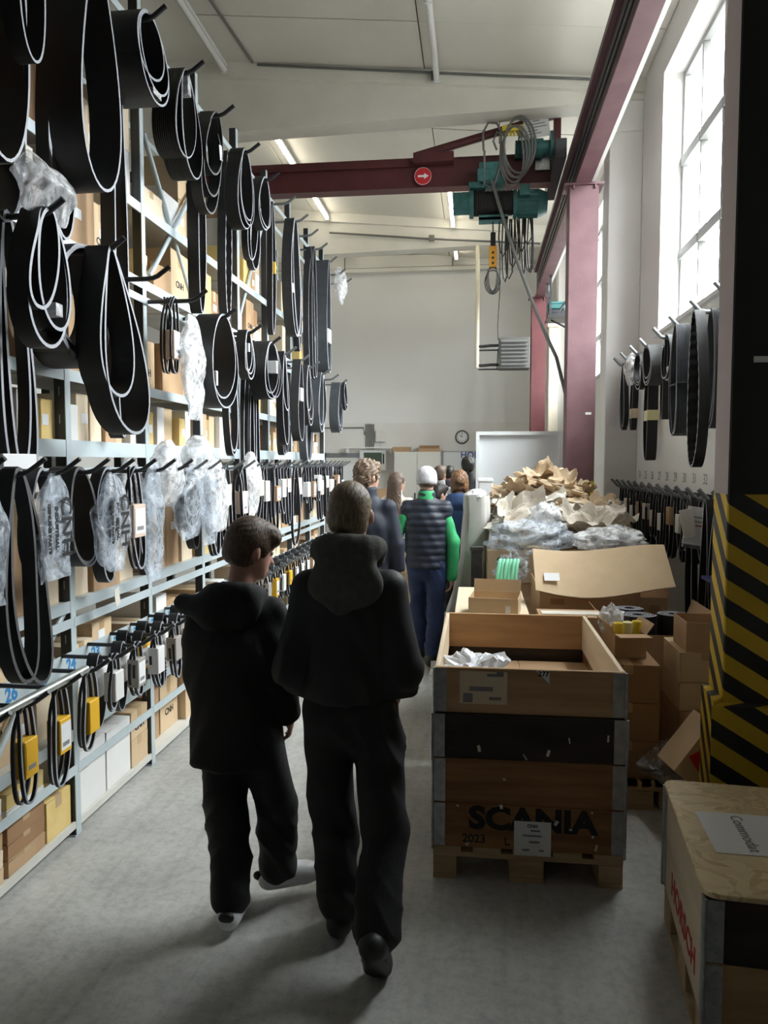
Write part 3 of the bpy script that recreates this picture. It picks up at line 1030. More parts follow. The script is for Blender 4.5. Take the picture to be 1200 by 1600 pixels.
for nm, ys_, z, h, far in (('A', rowA, ZA, .04, 6.2), ('B', rowB, ZB, .04, 6.2), ('C', rowC, ZC, .035, 4.2), ('D', rowD, ZD, .09, 4.4)):
    m = MB()
    if nm == 'D':
        m.box(.0065, .012, 2.2 - 2.5, 7.08, z - .11, z + .0)
    else:
        m.box(.0065, .012, 2.2 - 2.5, 7.08, z - h / 2, z + h / 2)
    rail = rp('hook_rail', m, 'rack_blue')
    for y in ys_:
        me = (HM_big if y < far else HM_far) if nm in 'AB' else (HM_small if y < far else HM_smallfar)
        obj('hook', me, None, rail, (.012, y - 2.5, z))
    if nm == 'D':
        for k, y in enumerate(rowD[:22]):
            lettering(str(28 - k), .085, 'ink_blue', rail, (.0125, y - 2.5 + .075, z - .06), FACE_X, name='number', extrude=.0004, bold=.003)

# ------------------------------------------------------------------ belts
def belt_mesh(L, W, w, t, turns=1, k=.35, lean=0., spread=.0, dL=.0, dW=.0, kind='flat', seed=0, mats=('rubber', 'belt_edge'), n=44, kink=0., name='belt', rod=.013):
    """one endless belt, hung over a rod along X: loop lies in YZ, coils are one continuous strip"""
    r_ = random.Random(seed)
    P = []
    per = n
    if kind == 'tooth':
        per = 170
    cL = [L + dL * (i / max(1, turns - 1) - .0) * (1 if turns > 1 else 0) + r_.uniform(-.012, .012) for i in range(turns)] + [0]
    cW = [W + dW * (i / max(1, turns - 1)) * (1 if turns > 1 else 0) + r_.uniform(-.01, .01) * (turns > 1) for i in range(turns)] + [0]
    cl = [lean + r_.uniform(-.25, .25) * W * (turns > 1) for i in range(turns)] + [0]
    cx = [spread * (i - (turns - 1) / 2) for i in range(turns)] + [0]
    cL[-1], cW[-1], cl[-1], cx[-1] = cL[0], cW[0], cl[0], cx[0]
    N = per * turns
    for i in range(N):
        q = i / per
        j = int(q); f = q - j
        # stay on coil j for most of the turn, slide to the next one near the top
        s = max(0., (f - .8) / .2); s = s * s * (3 - 2 * s)
        LL = cL[j] * (1 - s) + cL[j + 1] * s; WW = cW[j] * (1 - s) + cW[j + 1] * s
        le = cl[j] * (1 - s) + cl[j + 1] * s; xx = cx[j] * (1 - s) + cx[j + 1] * s
        a = 2 * PI * f
        z = -LL / 2 * (1 - math.cos(a))
        y = WW / 2 * math.sin(a) * (k + (1 - k) * ((1 - math.cos(a)) / 2) ** .9)
        u = -z / max(LL, .01)
        y += le * u + kink * math.sin(u * PI * 2.2) * (1 if math.sin(a) > 0 else .3)
        y += .003 * j * (1 if math.sin(a) > 0 else -1)
        P.append((xx + .01 * math.sin(seed + 3 * u) * u, y, z + rod + .0015 * (j + .3)))
    # outward normals in YZ
    segs = []
    if kind in ('rib', 'multi'):
        nr = max(3, int(w / .011))
        zig = []
        for i in range(nr):
            x0 = -w / 2 + w * i / nr; x1 = -w / 2 + w * (i + 1) / nr; xm = (x0 + x1) / 2
            zig += [(x0 + .001, t * .55), (x0 + (x1 - x0) * .3, t), (x0 + (x1 - x0) * .7, t)]
        zig.append((w / 2, t * .55))
        segs.append((zig, 0))
    else:
        segs.append(([(-w / 2, t), (w / 2, t)], 0))
    top = segs[0][0][-1][1]
    segs.append(([(w / 2, top), (w / 2, 0)], 1))
    segs.append(([(w / 2, 0), (-w / 2, 0)], 0))
    segs.append(([(-w / 2, 0), (-w / 2, top)], 1))
    m = MB()
    rows = []
    for i in range(N):
        p, q = Vector(P[i - 1]), Vector(P[(i + 1) % N])
        tg = Vector((0, q.y - p.y, q.z - p.z))
        if tg.length < 1e-7:
            tg = Vector((0, 1, 0))
        tg.normalize()
        nn = Vector((0, -tg.z, tg.y))
        rows.append((Vector(P[i]), nn))
    sgn = 1.
    # outward check: at the top the normal must point up
    if rows[0][1].z < 0:
        sgn = -1.
    for pts, mi in segs:
        vs = []; c = len(pts)
        for i, (p, nn) in enumerate(rows):
            for (x, h) in pts:
                hh = h
                if kind == 'tooth' and h == 0 and (i % 4) in (0, 1):
                    hh = -t * .9
                v = p + nn * (sgn * hh)
                vs.append((v.x + x, v.y, v.z))
        fs = []
        for i in range(N):
            j = (i + 1) % N
            for q in range(c - 1):
                fs.append((i * c + q, j * c + q, j * c + q + 1, i * c + q + 1))
        m.add(vs, fs, mi, kind != 'tooth' and len(pts) == 2)
    me = m.mesh(name, list(mats))
    bm = bmesh.new(); bm.from_mesh(me)
    bmesh.ops.remove_doubles(bm, verts=bm.verts, dist=1e-6)
    bm.to_mesh(me); bm.free()
    me.shade_smooth()
    try:
        me.set_sharp_from_angle(angle=.7)
    except Exception:
        pass
    return me

def bag_mesh(wy, h, dx, seed, top=.35, bottom=.8, crump=.02, nu=34, nv=28, skew=0.):
    m = MB()
    off = Vector((seed * 3.7, seed * 1.9, seed * .7))
    def fn(u, v):
        a = 2 * PI * u
        prof = top + (1 - top) * min(1, v * 2.6) ** .8
        if v > .75:
            prof *= 1 - (1 - bottom) * ((v - .75) / .25) ** 1.5
        thick = (.25 + .75 * math.sin(PI * min(1, max(0, v)) ** .8)) * (1 if v < .97 else .3)
        cy = math.copysign(abs(math.cos(a)) ** .8, math.cos(a)); sx = math.copysign(abs(math.sin(a)) ** .9, math.sin(a))
        p = Vector((dx / 2 * sx * thick, wy / 2 * cy * prof + skew * v, -h * v))
        nz = noise.noise_vector(p * 7 + off) * crump * 1.2 + noise.noise_vector(p * 19 + off) * crump * .45
        p += Vector((nz.x, nz.y, nz.z * .5))
        return p
    m.grid(fn, nu, nv, 0, True, closed_u=True)
    return m

def belt_thing(name, me, label, loc, group=None, sleeve=None, wrap=None, ticket=None, rz=0., w=.05):
    """sleeve=(z_top,z_bot,wy,mat,print) cardboard band; wrap=(z,h,wy,mat) tape; ticket=(y,z,mat) paper tag"""
    if not (sleeve or wrap or ticket):
        o = obj(name, me, None, None, loc, (0, 0, rz))
        return tag(o, label, 'belt', group)
    t = thing(name, label, 'belt', loc, rz, group)
    obj('loop', me, None, t)
    if sleeve:
        for sl in (sleeve if isinstance(sleeve, list) else [sleeve]):
            z0, z1, wy, mt, pr = sl[:5]
            yo = sl[5] if len(sl) > 5 else 0
            m = MB(); m.box(-w / 2 - .006, w / 2 + .006, yo - wy / 2, yo + wy / 2, z1, z0)
            s = obj('sleeve', m, mt, t, bevel=.003)
            if pr:
                m = MB()
                h = z0 - z1
                m.box(w / 2 + .0065, w / 2 + .0075, yo - wy * .42, yo + wy * .42, z1 + h * .12, z1 + h * .88)
                obj('print', m, pr, s)
                m = MB(); m.box(w / 2 + .0078, w / 2 + .0082, yo - wy * .3, yo + wy * .25, z1 + h * .22, z1 + h * .34)
                obj('bar_code', m, 'ink_grey', s)
    if wrap:
        for wr in (wrap if isinstance(wrap, list) else [wrap]):
            z, h, yo, wy, mt = wr
            m = MB(); m.box(-w / 2 - .004, w / 2 + .004, yo - wy / 2, yo + wy / 2, z - h / 2, z + h / 2)
            obj('tape_band', m, mt, t, bevel=.002)
    if ticket:
        y, z, mt = ticket
        m = MB()
        m.cbox((w / 2 + .012, y, z), (.002, .05, .09), 0, Matrix.Rotation(.2, 3, 'X'))
        obj('ticket', m, mt, t)
        m = MB(); m.tube([(w / 2 - .005, y, z + .12), (w / 2 + .012, y, z + .045)], .0012, 4)
        obj('string', m, 'paper_white', t)
    return t

def hl(desc, row, k, n):
    nm = {'A': 'top', 'B': 'second', 'C': 'eye-level', 'D': 'numbered'}[row]
    return '%s, %s rail, %s hook from far end' % (desc, nm, ORD[n - 1 - k])

GA = 'belts on the topmost rack hooks'
GB = 'belts on the second rack hook row'
GC = 'belts on the eye-level rack hooks'
GD = 'sleeved belts on the numbered rack hooks'

def hang(row, k, dx, desc, mesh_kw, name='flat_belt', **kw):
    ys_, z = {'A': (rowA, ZA), 'B': (rowB, ZB), 'C': (rowC, ZC), 'D': (rowD, ZD)}[row]
    w = mesh_kw['w']
    mesh_kw.setdefault('seed', k * 7 + len(desc)); mesh_kw['name'] = name
    me = belt_mesh(**mesh_kw)
    dy = kw.pop('dy', 0.)
    return belt_thing(name, me, hl(desc, row, k, len(ys_)), (RX + .012 + dx, ys_[k] + dy, z), {'A': GA, 'B': GB, 'C': GC, 'D': GD}[row], w=w, **kw)

DULL = ('rubber_dull', 'belt_edge'); BLUE = ('rubber_blue', 'belt_edge'); DK = ('rubber', 'belt_edge_dark')
# --- topmost row, near to far
hang('A', 0, .13, 'wide black belt in a long loop', dict(L=1.05, W=.34, w=.16, t=.012, k=.3))
hang('A', 1, .09, 'broad black belt with a long bent loop', dict(L=1.3, W=.36, w=.13, t=.012, k=.35, lean=.06, turns=2, dL=-.22, spread=.02), wrap=(-1.0, .07, .12, .05, 'paper_light'))
hang('A', 1, .235, 'narrower black belt hung before the broad belt', dict(L=.72, W=.2, w=.07, t=.01, k=.4))
hang('A', 2, .18, 'very wide black belt in a long teardrop loop', dict(L=.99, W=.46, w=.15, t=.013, k=.3, lean=.03))
hang('A', 2, .06, 'black belt in longer loop behind teardrop belt', dict(L=1.22, W=.27, w=.06, t=.012, k=.35, lean=-.02, turns=2, dL=-.05, dW=-.08))
hang('A', 3, .17, 'broad flat belt coiled and bound with clear tape', dict(L=.38, W=.36, w=.2, t=.011, k=.85, turns=3, dL=-.08, dW=-.06), wrap=[(-.33, .03, .06, .1, 'film_milky')])
hang('A', 3, .055, 'extremely long wide black belt', dict(L=2.07, W=.16, w=.075, t=.012, k=.5))
hang('A', 4, .18, 'ribbed black belt doubled, with white tape', dict(L=.53, W=.36, w=.14, t=.012, k=.5, turns=2, dL=-.05, kind='rib', lean=.03), wrap=(-.06, .1, .03, .05, 'film_milky'))
hang('A', 5, .19, 'black belt twisted in crossing coils', dict(L=.62, W=.38, w=.07, t=.012, k=.5, turns=3, dL=-.22, dW=-.06, spread=.018, mats=DK), ticket=(.07, -.2, 'paper_white'))
hang('A', 5, .09, 'long plain black belt behind the crossing coils', dict(L=1.24, W=.15, w=.075, t=.011, k=.5))
hang('A', 6, .2, 'grooved black belt coiled in three slender loops', dict(L=.54, W=.4, w=.1, t=.012, k=.6, turns=3, dL=-.09, dW=-.06, kind='rib'))
hang('A', 6, .09, 'long black toothed belt', dict(L=1.17, W=.16, w=.06, t=.008, k=.6, kind='tooth', mats=DULL), name='toothed_belt')
hang('A', 7, .21, 'black belt coiled in two round loops', dict(L=.4, W=.36, w=.07, t=.012, k=.6, turns=2, dL=-.04))
hang('A', 7, .12, 'black belt with a sagging ring-like loop', dict(L=.68, W=.3, w=.05, t=.012, k=.6, turns=2, dL=-.06))
hang('A', 8, .13, 'slim black belt with a yellow price tag', dict(L=1.09, W=.13, w=.05, t=.012, k=.5), wrap=(-.52, .1, .045, .03, 'sleeve_yellow'))
hang('A', 9, .19, 'ribbed belt in long narrow coils with white label', dict(L=1.04, W=.4, w=.09, t=.012, k=.7, turns=4, dL=-.03, dW=-.14, mats=DULL), wrap=(-.62, .08, -.12, .04, 'sticker'))
hang('A', 10, .13, 'plain narrow black belt', dict(L=1.1, W=.14, w=.06, t=.011, k=.5, turns=2, dW=-.05), wrap=(-.7, .06, .0, .1, 'sticker'))
hang('A', 11, .17, 'ribbed black belt hanging in long parallel coils', dict(L=1.32, W=.3, w=.06, t=.011, k=.7, turns=4, dW=-.18, spread=.012, mats=DULL), wrap=(-.95, .14, .0, .12, 'sticker'))
hang('A', 12, .19, 'very wide slate-grey flat belt with white paper band', dict(L=1.2, W=.3, w=.15, t=.012, k=.5, turns=2, dW=-.06, mats=BLUE), wrap=(-.8, .15, .0, .14, 'sticker'))
hang('A', 13, .1, 'slate-grey belt in an elongated loop', dict(L=1.05, W=.24, w=.1, t=.012, k=.5, mats=BLUE))

# --- second row
hang('B', 0, .15, 'black belt coiled in three rings', dict(L=.5, W=.34, w=.07, t=.013, k=.75, turns=3, dL=-.07, dW=-.05))
hang('B', 1, .25, 'black belt in fat coils with clear tape', dict(L=.48, W=.3, w=.08, t=.014, k=.6, turns=3, dL=-.12, dW=-.12, spread=.008), wrap=(-.34, .05, .05, .05, 'film_milky'))
hang('B', 1, .1, 'long black double belt hanging below the fat coils', dict(L=1.05, W=.2, w=.05, t=.014, k=.5, turns=2, dL=-.06, lean=.05), wrap=(-.92, .06, .03, .22, 'paper_white'))
hang('B', 2, .235, 'heavy black belt in big teardrop loops', dict(L=.78, W=.56, w=.11, t=.014, k=.22, turns=2, dL=-.14, dW=-.14, lean=.1))
hang('B', 2, .09, 'broad black belt coiled in a thick drum', dict(L=.43, W=.5, w=.17, t=.013, k=.85, turns=3, dL=.08, dW=-.06, lean=-.1))
belt_thing('sleeved_belt', belt_mesh(L=.42, W=.09, w=.012, t=.008, k=.7, turns=4, spread=.02, name='loop', seed=3), hl('thin black belts bunched in a brown card sleeve', 'B', 4, len(rowB)), (RX + .14, rowB[4], ZB), GB, w=.075, sleeve=(-.17, -.33, .1, 'sleeve_pink', 'paper_white'))
hang('B', 5, .2, 'very wide black round belt with grey tape', dict(L=.58, W=.56, w=.15, t=.011, k=.75, turns=2, dL=-.07, dW=-.07, lean=.03), wrap=(-.4, .09, -.17, .03, 'sticker'))
hang('B', 6, .22, 'black belt coiled small with pale label inside', dict(L=.33, W=.22, w=.07, t=.011, k=.7, turns=3, dL=-.06, dW=-.06), wrap=(-.1, .06, .0, .03, 'sticker'))
hang('B', 6, .1, 'black belt in a long slender loop', dict(L=.88, W=.24, w=.05, t=.012, k=.5, turns=2, dL=-.03))
hang('B', 7, .22, 'grooved black belt roll with white label', dict(L=.44, W=.48, w=.13, t=.013, k=.75, turns=3, dL=-.06, dW=-.07, kind='rib'), wrap=(-.16, .1, .12, .04, 'sticker'))
hang('B', 7, .1, 'bundle of very long thin belts', dict(L=1.47, W=.3, w=.022, t=.014, k=.7, turns=6, dW=-.18, spread=.014, dL=-.05))
hang('B', 8, .22, 'black belt in a twisted hanging loop', dict(L=.78, W=.22, w=.06, t=.012, k=.35, turns=2, dL=-.3))
hang('B', 9, .24, 'broad black belt in an open teardrop loop', dict(L=.72, W=.3, w=.08, t=.011, k=.3, mats=DULL), wrap=(-.3, .12, .0, .1, 'sticker'))
hang('B', 9, .1, 'black belt in a long plain loop', dict(L=.86, W=.26, w=.06, t=.011, k=.5, turns=2))
hang('B', 10, .2, 'dull black belt in nested drop loops', dict(L=.56, W=.3, w=.09, t=.011, k=.4, turns=3, dL=-.12, dW=-.06, mats=DULL))
hang('B', 11, .2, 'slate-grey belt in a doubled loop', dict(L=.6, W=.28, w=.11, t=.012, k=.5, turns=2, dL=-.06, mats=BLUE))
hang('B', 11, .08, 'long slate-grey belt in parallel coils', dict(L=.93, W=.4, w=.08, t=.012, k=.7, turns=4, dW=-.2, mats=BLUE))
hang('B', 12, .13, 'grey-black belt in a plain drop loop', dict(L=.5, W=.25, w=.1, t=.012, k=.5, mats=DULL))
hang('B', 13, .22, 'wide slate-grey belt in coils at the row end', dict(L=.57, W=.36, w=.11, t=.011, k=.6, turns=3, dL=-.07, dW=-.1, mats=BLUE, lean=.03))
hang('B', 13, .315, 'small black ring-shaped belt coil', dict(L=.3, W=.2, w=.035, t=.011, k=.85, turns=2, dL=-.05))

# --- eye-level row
def bag(k, dx, wy, h, d, seed, mt, desc, row='C', dz=0., txt=None, dy=0., **kw):
    ys_, z = {'A': (rowA, ZA), 'B': (rowB, ZB), 'C': (rowC, ZC)}[row]
    loc = (RX + .012 + dx, ys_[k] + dy, z + dz)
    m = bag_mesh(wy, h, d, seed, **kw)
    lab = hl(desc, row, k, len(ys_))
    if not txt:
        return tag(obj('plastic_bag', m, mt, None, loc), lab, 'plastic bag', 'plastic bags on the rack hooks')
    t = thing('plastic_bag', lab, 'plastic bag', loc, 0, 'plastic bags on the rack hooks')
    obj('film', m, mt, t)
    for (s, size, y, zz) in txt:
        o = lettering(s, size, 'ink_black', t, (d * .5 + .006, y, zz), (0, 0, 0), bold=.002)
        o.rotation_euler = (Matrix.Rotation(-PI / 2, 3, 'X') @ Matrix.Rotation(PI / 2, 3, 'Z') @ Matrix.Rotation(PI / 2, 3, 'X')).to_euler() if False else (Matrix(((0, 0, 1), (0, 1, 0), (-1, 0, 0)))).to_euler()
    m = MB()
    fy, f0, f1 = wy * .3, -h * .25, -h * .72
    m.tube([(d * .5 + .006, -fy * .2, f0), (d * .5 + .006, fy, f0 - .03), (d * .5 + .006, fy, f1 - .02), (d * .5 + .006, -fy * .2, f1), ], .002, 4)
    obj('printed_line', m, 'ink_black', t)
    return t
CNHTXT = lambda h: [('CNH', .11, .02, -h * .5), ('INDUSTRIAL', .03, -.05, -h * .5), ('GENUINE PARTS', .026, -.1, -h * .5)]
bag(0, .26, .24, .45, .12, 1, 'film_blue', 'crumpled clear bag with a belt inside')
hang('C', 0, .22, 'wide black belt seen in a clear bag', dict(L=.36, W=.18, w=.08, t=.012, k=.6))
hang('C', 1, .22, 'long drooping black belt in a narrow loop', dict(L=.8, W=.26, w=.055, t=.014, k=.45, turns=2, dL=-.02, dW=-.03, lean=.05, kink=.01, mats=DK))
bag(1, .1, .2, .3, .1, 2, 'film_clear', 'small clear bag behind the drooping belt')
hang('C', 2, .17, 'black belt showing beside a printed bag', dict(L=.4, W=.2, w=.05, t=.012, k=.6, lean=.0))
bag(2, .24, .25, .42, .06, 3, 'film_blue', 'printed clear bag hanging flat', txt=CNHTXT(.42))
hang('C', 3, .16, 'very wide black belt in two oval coils', dict(L=.42, W=.24, w=.12, t=.012, k=.7, turns=2, dL=-.03, lean=.04, mats=DK))
bag(4, .24, .32, .46, .09, 4, 'film_blue', 'large printed clear bag with pointed corner', txt=CNHTXT(.44), bottom=.35)
hang('C', 4, .2, 'black belt inside the large printed bag', dict(L=.32, W=.22, w=.05, t=.011, k=.7))
belt_thing('sleeved_belt', belt_mesh(L=.48, W=.12, w=.014, t=.011, k=.75, turns=2, spread=.024, name='loop', seed=5), hl('black v-belt pair in a brown card sleeve', 'C', 5, len(rowC)), (RX + .24, rowC[5], ZC), GC, w=.06, sleeve=(-.16, -.32, .13, 'sleeve_pink', 'paper_white'))
hang('C', 5, .08, 'dark belt with a hanging white ticket', dict(L=.56, W=.16, w=.06, t=.011, k=.6), ticket=(.03, -.62, 'paper_light'))
bag(6, .22, .2, .62, .09, 5, 'film_blue', 'long narrow clear bag', dz=.05)
bag(6, .1, .26, .4, .12, 6, 'film_clear', 'clear bag behind the long narrow bag', dz=.06)
bag(7, .2, .3, .36, .16, 7, 'film_milky', 'bulging milky bag bunched above its hook', dz=.16, bottom=.7)
bag(8, .24, .34, .42, .14, 8, 'film_blue', 'bulky clear bag with a folded belt', dz=.02)
hang('C', 8, .22, 'folded black belt in a bulky bag', dict(L=.34, W=.26, w=.06, t=.012, k=.7, turns=2, dL=-.06))
bag(9, .2, .32, .3, .18, 9, 'film_milky', 'puffy milky bag stuffed over the rail', dz=.2, bottom=.75)
bag(10, .24, .28, .46, .12, 10, 'film_milky', 'milky bag with hanging folds', dz=.06)
bag(9, .27, .24, .44, .1, 11, 'film_blue', 'blue-tinted bag with a white sticker', dz=-.02)
hang('C', 7, .1, 'thin black belt in an open oval loop', dict(L=.58, W=.28, w=.02, t=.009, k=.8, turns=1))
palC = [('sleeve_pink', 'paper_white'), ('paper_white', None), ('sleeve_brown', 'paper_white'), ('carton_white', None), ('sleeve_pink', None), ('paper_white', None)]
for k in range(10, 30):
    r_ = random.Random(100 + k)
    if k in (13,):
        bag(13, .24, .3, .5, .14, 13, 'film_milky', 'tall milky bag with a black lower part', dz=.12, bottom=.6)
        continue
    if k in (19,):
        hang('C', k, .23, 'thin black belt in a large open hoop', dict(L=.72, W=.36, w=.022, t=.013, k=.45, seed=k))
        continue
    Lq = r_.uniform(.34, .58)
    mt, pr = palC[(k * 5) % 6]
    dsc = {'sleeve_pink': 'black belt in a tan card sleeve', 'paper_white': 'black belt in a white paper band', 'sleeve_brown': 'black belt in a brown sleeve with white print', 'carton_white': 'black belt in a glossy white sleeve'}[mt]
    if pr and mt == 'sleeve_pink':
        dsc = 'black belt in a tan sleeve with white label'
    st = r_.uniform(.08, .2)
    belt_thing('sleeved_belt', belt_mesh(L=Lq, W=r_.uniform(.09, .16), w=.02, t=.011, k=.7, turns=r_.choice([2, 3]), spread=.026, name='loop', seed=k), hl(dsc, 'C', k, len(rowC)), (RX + .012 + r_.uniform(.18, .24), rowC[k], ZC), GC, w=.07, sleeve=(-st, -st - r_.uniform(.12, .17), .12, mt, pr))
    if k % 2 == 0:
        hang('C', k, .07, 'plain black belt behind a sleeved belt', dict(L=r_.uniform(.35, .62), W=r_.uniform(.1, .2), w=.05, t=.012, k=.6, seed=k + 50, mats=DULL if k > 20 else DK))

# --- numbered lowest row
palD = [('carton_white', None), ('sleeve_yellow', 'sleeve_yellow'), ('sleeve_yellow', 'paper_white'), ('sleeve_yellow', None), ('carton_white', None), ('sleeve_grey', 'paper_white'), ('carton_white', None), ('sleeve_grey', None), ('sleeve_brown', 'paper_white')]
dD = {'carton_white': 'black belt in a white card sleeve', 'sleeve_yellow': 'black belt in yellow card sleeve', 'sleeve_grey': 'black belt in a grey-brown sleeve', 'sleeve_brown': 'black belt in a brown sleeve'}
for k in range(31):
    r_ = random.Random(300 + k)
    mt, pr = palD[k] if k < 9 else palD[(k * 4 + 1) % 9]
    lng = k in (1, 2, 3)
    Lq = r_.uniform(.34, .4) if lng else r_.uniform(.24, .32)
    if k == 0:
        Lq = .34
    z0 = -.12 if lng else -.06
    hh = .14 if lng else r_.uniform(.12, .15)
    desc = dD[mt] + (' with white print' if pr == 'paper_white' else ' with dark print' if pr else '')
    belt_thing('sleeved_belt', belt_mesh(L=Lq, W=.1 if lng else .08, w=.014, t=.009, k=.75, turns=2, spread=.022, name='loop', seed=k + 11), hl(desc, 'D', k, 31), (RX + .26, rowD[k], ZD), GD, w=.045, sleeve=(z0, z0 - hh, .085, mt, pr))
    if k > 3:
        mt2, pr2 = palD[(k * 7 + 5) % 9]
        kind = 'tooth' if k in (3, 7) else 'flat'
        belt_thing('sleeved_belt', belt_mesh(L=r_.uniform(.26, .36), W=.11, w=.05, t=.008, k=.75, turns=1, kind=kind, name='loop', seed=k + 41, mats=DULL if k % 3 else DK), hl('inner %s' % dD[mt2], 'D', k, 31), (RX + .17, rowD[k], ZD), GD, w=.055, sleeve=(-.05, -.05 - .13, .125, mt2, pr2))
    if k > 5:
      hang('D', k, .07, 'bare black belt nearest the rail', dict(L=r_.uniform(.22, .3), W=.09, w=.055, t=.008, k=.75, seed=k + 90, mats=DK))
m = MB(); m.tube([(-1.6, 1.95, .945), (-1.6, 2.96, .945)], .017, 12)
tag(obj('zinc_tube', m, 'tube_zinc'), 'shiny zinc tube laid across the lowest numbered hooks', 'tube')

# clear bags on the top rows
bag(13, .27, .3, .4, .16, 21, 'film_milky', 'crumpled clear bag', row='A', dz=.1, dy=.1)
bag(4, .2, .3, .62, .1, 22, 'film_milky', 'pale hanging bag behind the sleeved belts', row='B', dz=-.05, dy=.16)
bag(1, .26, .26, .2, .14, 23, 'film_milky', 'crumpled white paper bag over fat belt coils', row='B', dz=.2, crump=.05)

# ------------------------------------------------------------------ cartons on the shelves
def carton(name, label, loc, d, w, h, mt, group=None, rz=0., tape=True, stick=None, txt=None, face='X'):
    """closed carton: body, top flaps with a seam, tape; front faces +X (or -Y)"""
    t = thing(name, label, 'box', loc, rz, group)
    m = MB(); m.box(-d / 2, d / 2, -w / 2, w / 2, 0, h - .004)
    if face == 'X':
        m.box(-d / 2, d / 2, -w / 2, -.002, h - .004, h); m.box(-d / 2, d / 2, .002, w / 2, h - .004, h)
    else:
        m.box(-d / 2, -.002, -w / 2, w / 2, h - .004, h); m.box(.002, d / 2, -w / 2, w / 2, h - .004, h)
    obj('body', m, mt, t, bevel=.002)
    if tape:
        m = MB()
        if face == 'X':
            m.box(-d / 2, d / 2 + .0008, -.025, .025, h, h + .0006)
            m.box(d / 2 + .0001, d / 2 + .0008, -.025, .025, h * .7, h)
        else:
            m.box(-.025, .025, -w / 2 - .0008, w / 2, h, h + .0006)
            m.box(-.025, .025, -w / 2 - .0008, -w / 2 - .0001, h * .75, h)
        obj('tape', m, 'tape', t)
    if stick:
        sy, sz, sw, sh = stick
        m = MB()
        if face == 'X':
            m.box(d / 2 + .0005, d / 2 + .0014, sy - sw / 2, sy + sw / 2, sz - sh / 2, sz + sh / 2)
        else:
            m.box(sy - sw / 2, sy + sw / 2, -w / 2 - .0014, -w / 2 - .0005, sz - sh / 2, sz + sh / 2)
        obj('sticker', m, 'sticker', t)
    if txt:
        s, size, ty, tz = txt
        if face == 'X':
            lettering(s, size, 'ink_black', t, (d / 2 + .0012, ty, tz), FACE_X, bold=.001)
        else:
            lettering(s, size, 'ink_black', t, (ty, -w / 2 - .0012, tz), FACE_NY, bold=.001)
    return t
lvname = ['floor-level', 'second', 'third', 'fourth', 'fifth', 'sixth', 'topmost']
cname = {'kraft': 'brown', 'kraft_light': 'light brown', 'kraft_pale': 'pale tan', 'kraft_dark': 'dark brown', 'carton_white': 'white', 'carton_yellow': 'yellowish'}
nb = len(POSTS) - 1
for b in range(nb):
    for k, z in enumerate(LEV):
        r_ = random.Random(b * 31 + k * 7 + 2)
        gap = (LEV[k + 1] if k + 1 < len(LEV) else 4.1) - z - .09
        y = POSTS[b] + .04
        yend = POSTS[b + 1] - .03
        if k >= 4 and r_.random() < .4:
            y = yend - r_.uniform(.0, .45)
        while y < yend - .08:
            w = min(r_.uniform(.12, .34) if k not in (3,) else r_.uniform(.07, .16), yend - y)
            if k == 0 and b in (0, 1):
                w = min(.28, yend - y)
            if w < .07:
                break
            h = min(gap, r_.uniform(.14, .42)) if k not in (2,) else min(gap, r_.uniform(.3, .6))
            d = r_.uniform(.3, .44)
            zz = z + .001
            nst = 1
            if h < gap * .5 and r_.random() < .6:
                nst = 2 if h * 3 > gap else 3
            fx = RX - .03 - r_.uniform(0, .05)
            if k == 0 and b < 2:
                fx = RX - .02
                if y < 3.1 and b == 0:
                    h, nst = .07, 5
            for s in range(nst):
                mt = r_.choice(['kraft', 'kraft_light', 'kraft_light', 'kraft_pale', 'kraft_pale', 'kraft_dark', 'carton_white', 'carton_white', 'carton_yellow', 'kraft'])
                if k == 0 and b == 1:
                    mt = 'carton_white' if y < 4.0 else 'kraft_light'
                if k == 2 and b in (1, 2) and s == 0:
                    mt = 'kraft' if w > .2 else 'kraft_pale'
                sk = (r_.uniform(-.02, .02), h * .5, min(.07, w * .5), min(.05, h * .4)) if r_.random() < .3 else None
                tx = ('CNH', min(.06, w * .25), 0, h * .35) if (mt in ('kraft', 'kraft_light') and w > .17 and h > .15 and r_.random() < .6) else None
                lab = '%s carton %son %s rack shelf, %s bay from far end' % (cname[mt], 'with white sticker ' if sk else 'with printed letters ' if tx else '', lvname[k], ORD[nb - 1 - b])
                carton('carton', lab, (fx - d / 2, y + w / 2, zz), d, w - .006, h, mt, 'cartons on the storage rack shelves', tape=(w > .15 and mt != 'carton_white'), stick=sk, txt=tx)
                zz += h + .0015
            y += w + r_.uniform(.004, .03)

# ------------------------------------------------------------------ wooden crate: pallet with collars
def pallet(t_name, label, loc, rz, W, D, wood, name='pallet', group=None):
    """block pallet, W along local x, D along local y, 0.144 high"""
    t = thing(name, label, 'pallet', loc, rz, group)
    pallet_parts(t, W, D, wood)
    return t
def pallet_parts(t, W, D, wood):
    bw = .1
    for x in (-W / 2, -.0725, W / 2 - .1):
        wx = .145 if x == -.0725 else .1
        m = MB(); m.box(x, x + wx, -D / 2, D / 2, 0, .022)
        obj('bottom_board', m, wood, t)
        for y in (-D / 2, -.0725, D / 2 - .145):
            m = MB(); m.box(x, x + wx, y, y + .145, .0222, .1)
            obj('block', m, wood, t, bevel=.003)
    for y in (-D / 2, -.0725, D / 2 - .145):
        m = MB(); m.box(-W / 2, W / 2, y, y + .145, .1002, .122)
        obj('stringer_board', m, wood, t)
    n = 5
    for k in range(n):
        x0 = -W / 2 + k * (W - .12) / (n - 1)
        m = MB(); m.box(x0, x0 + .12, -D / 2, D / 2, .1222, .144)
        obj('deck_board', m, wood, t)

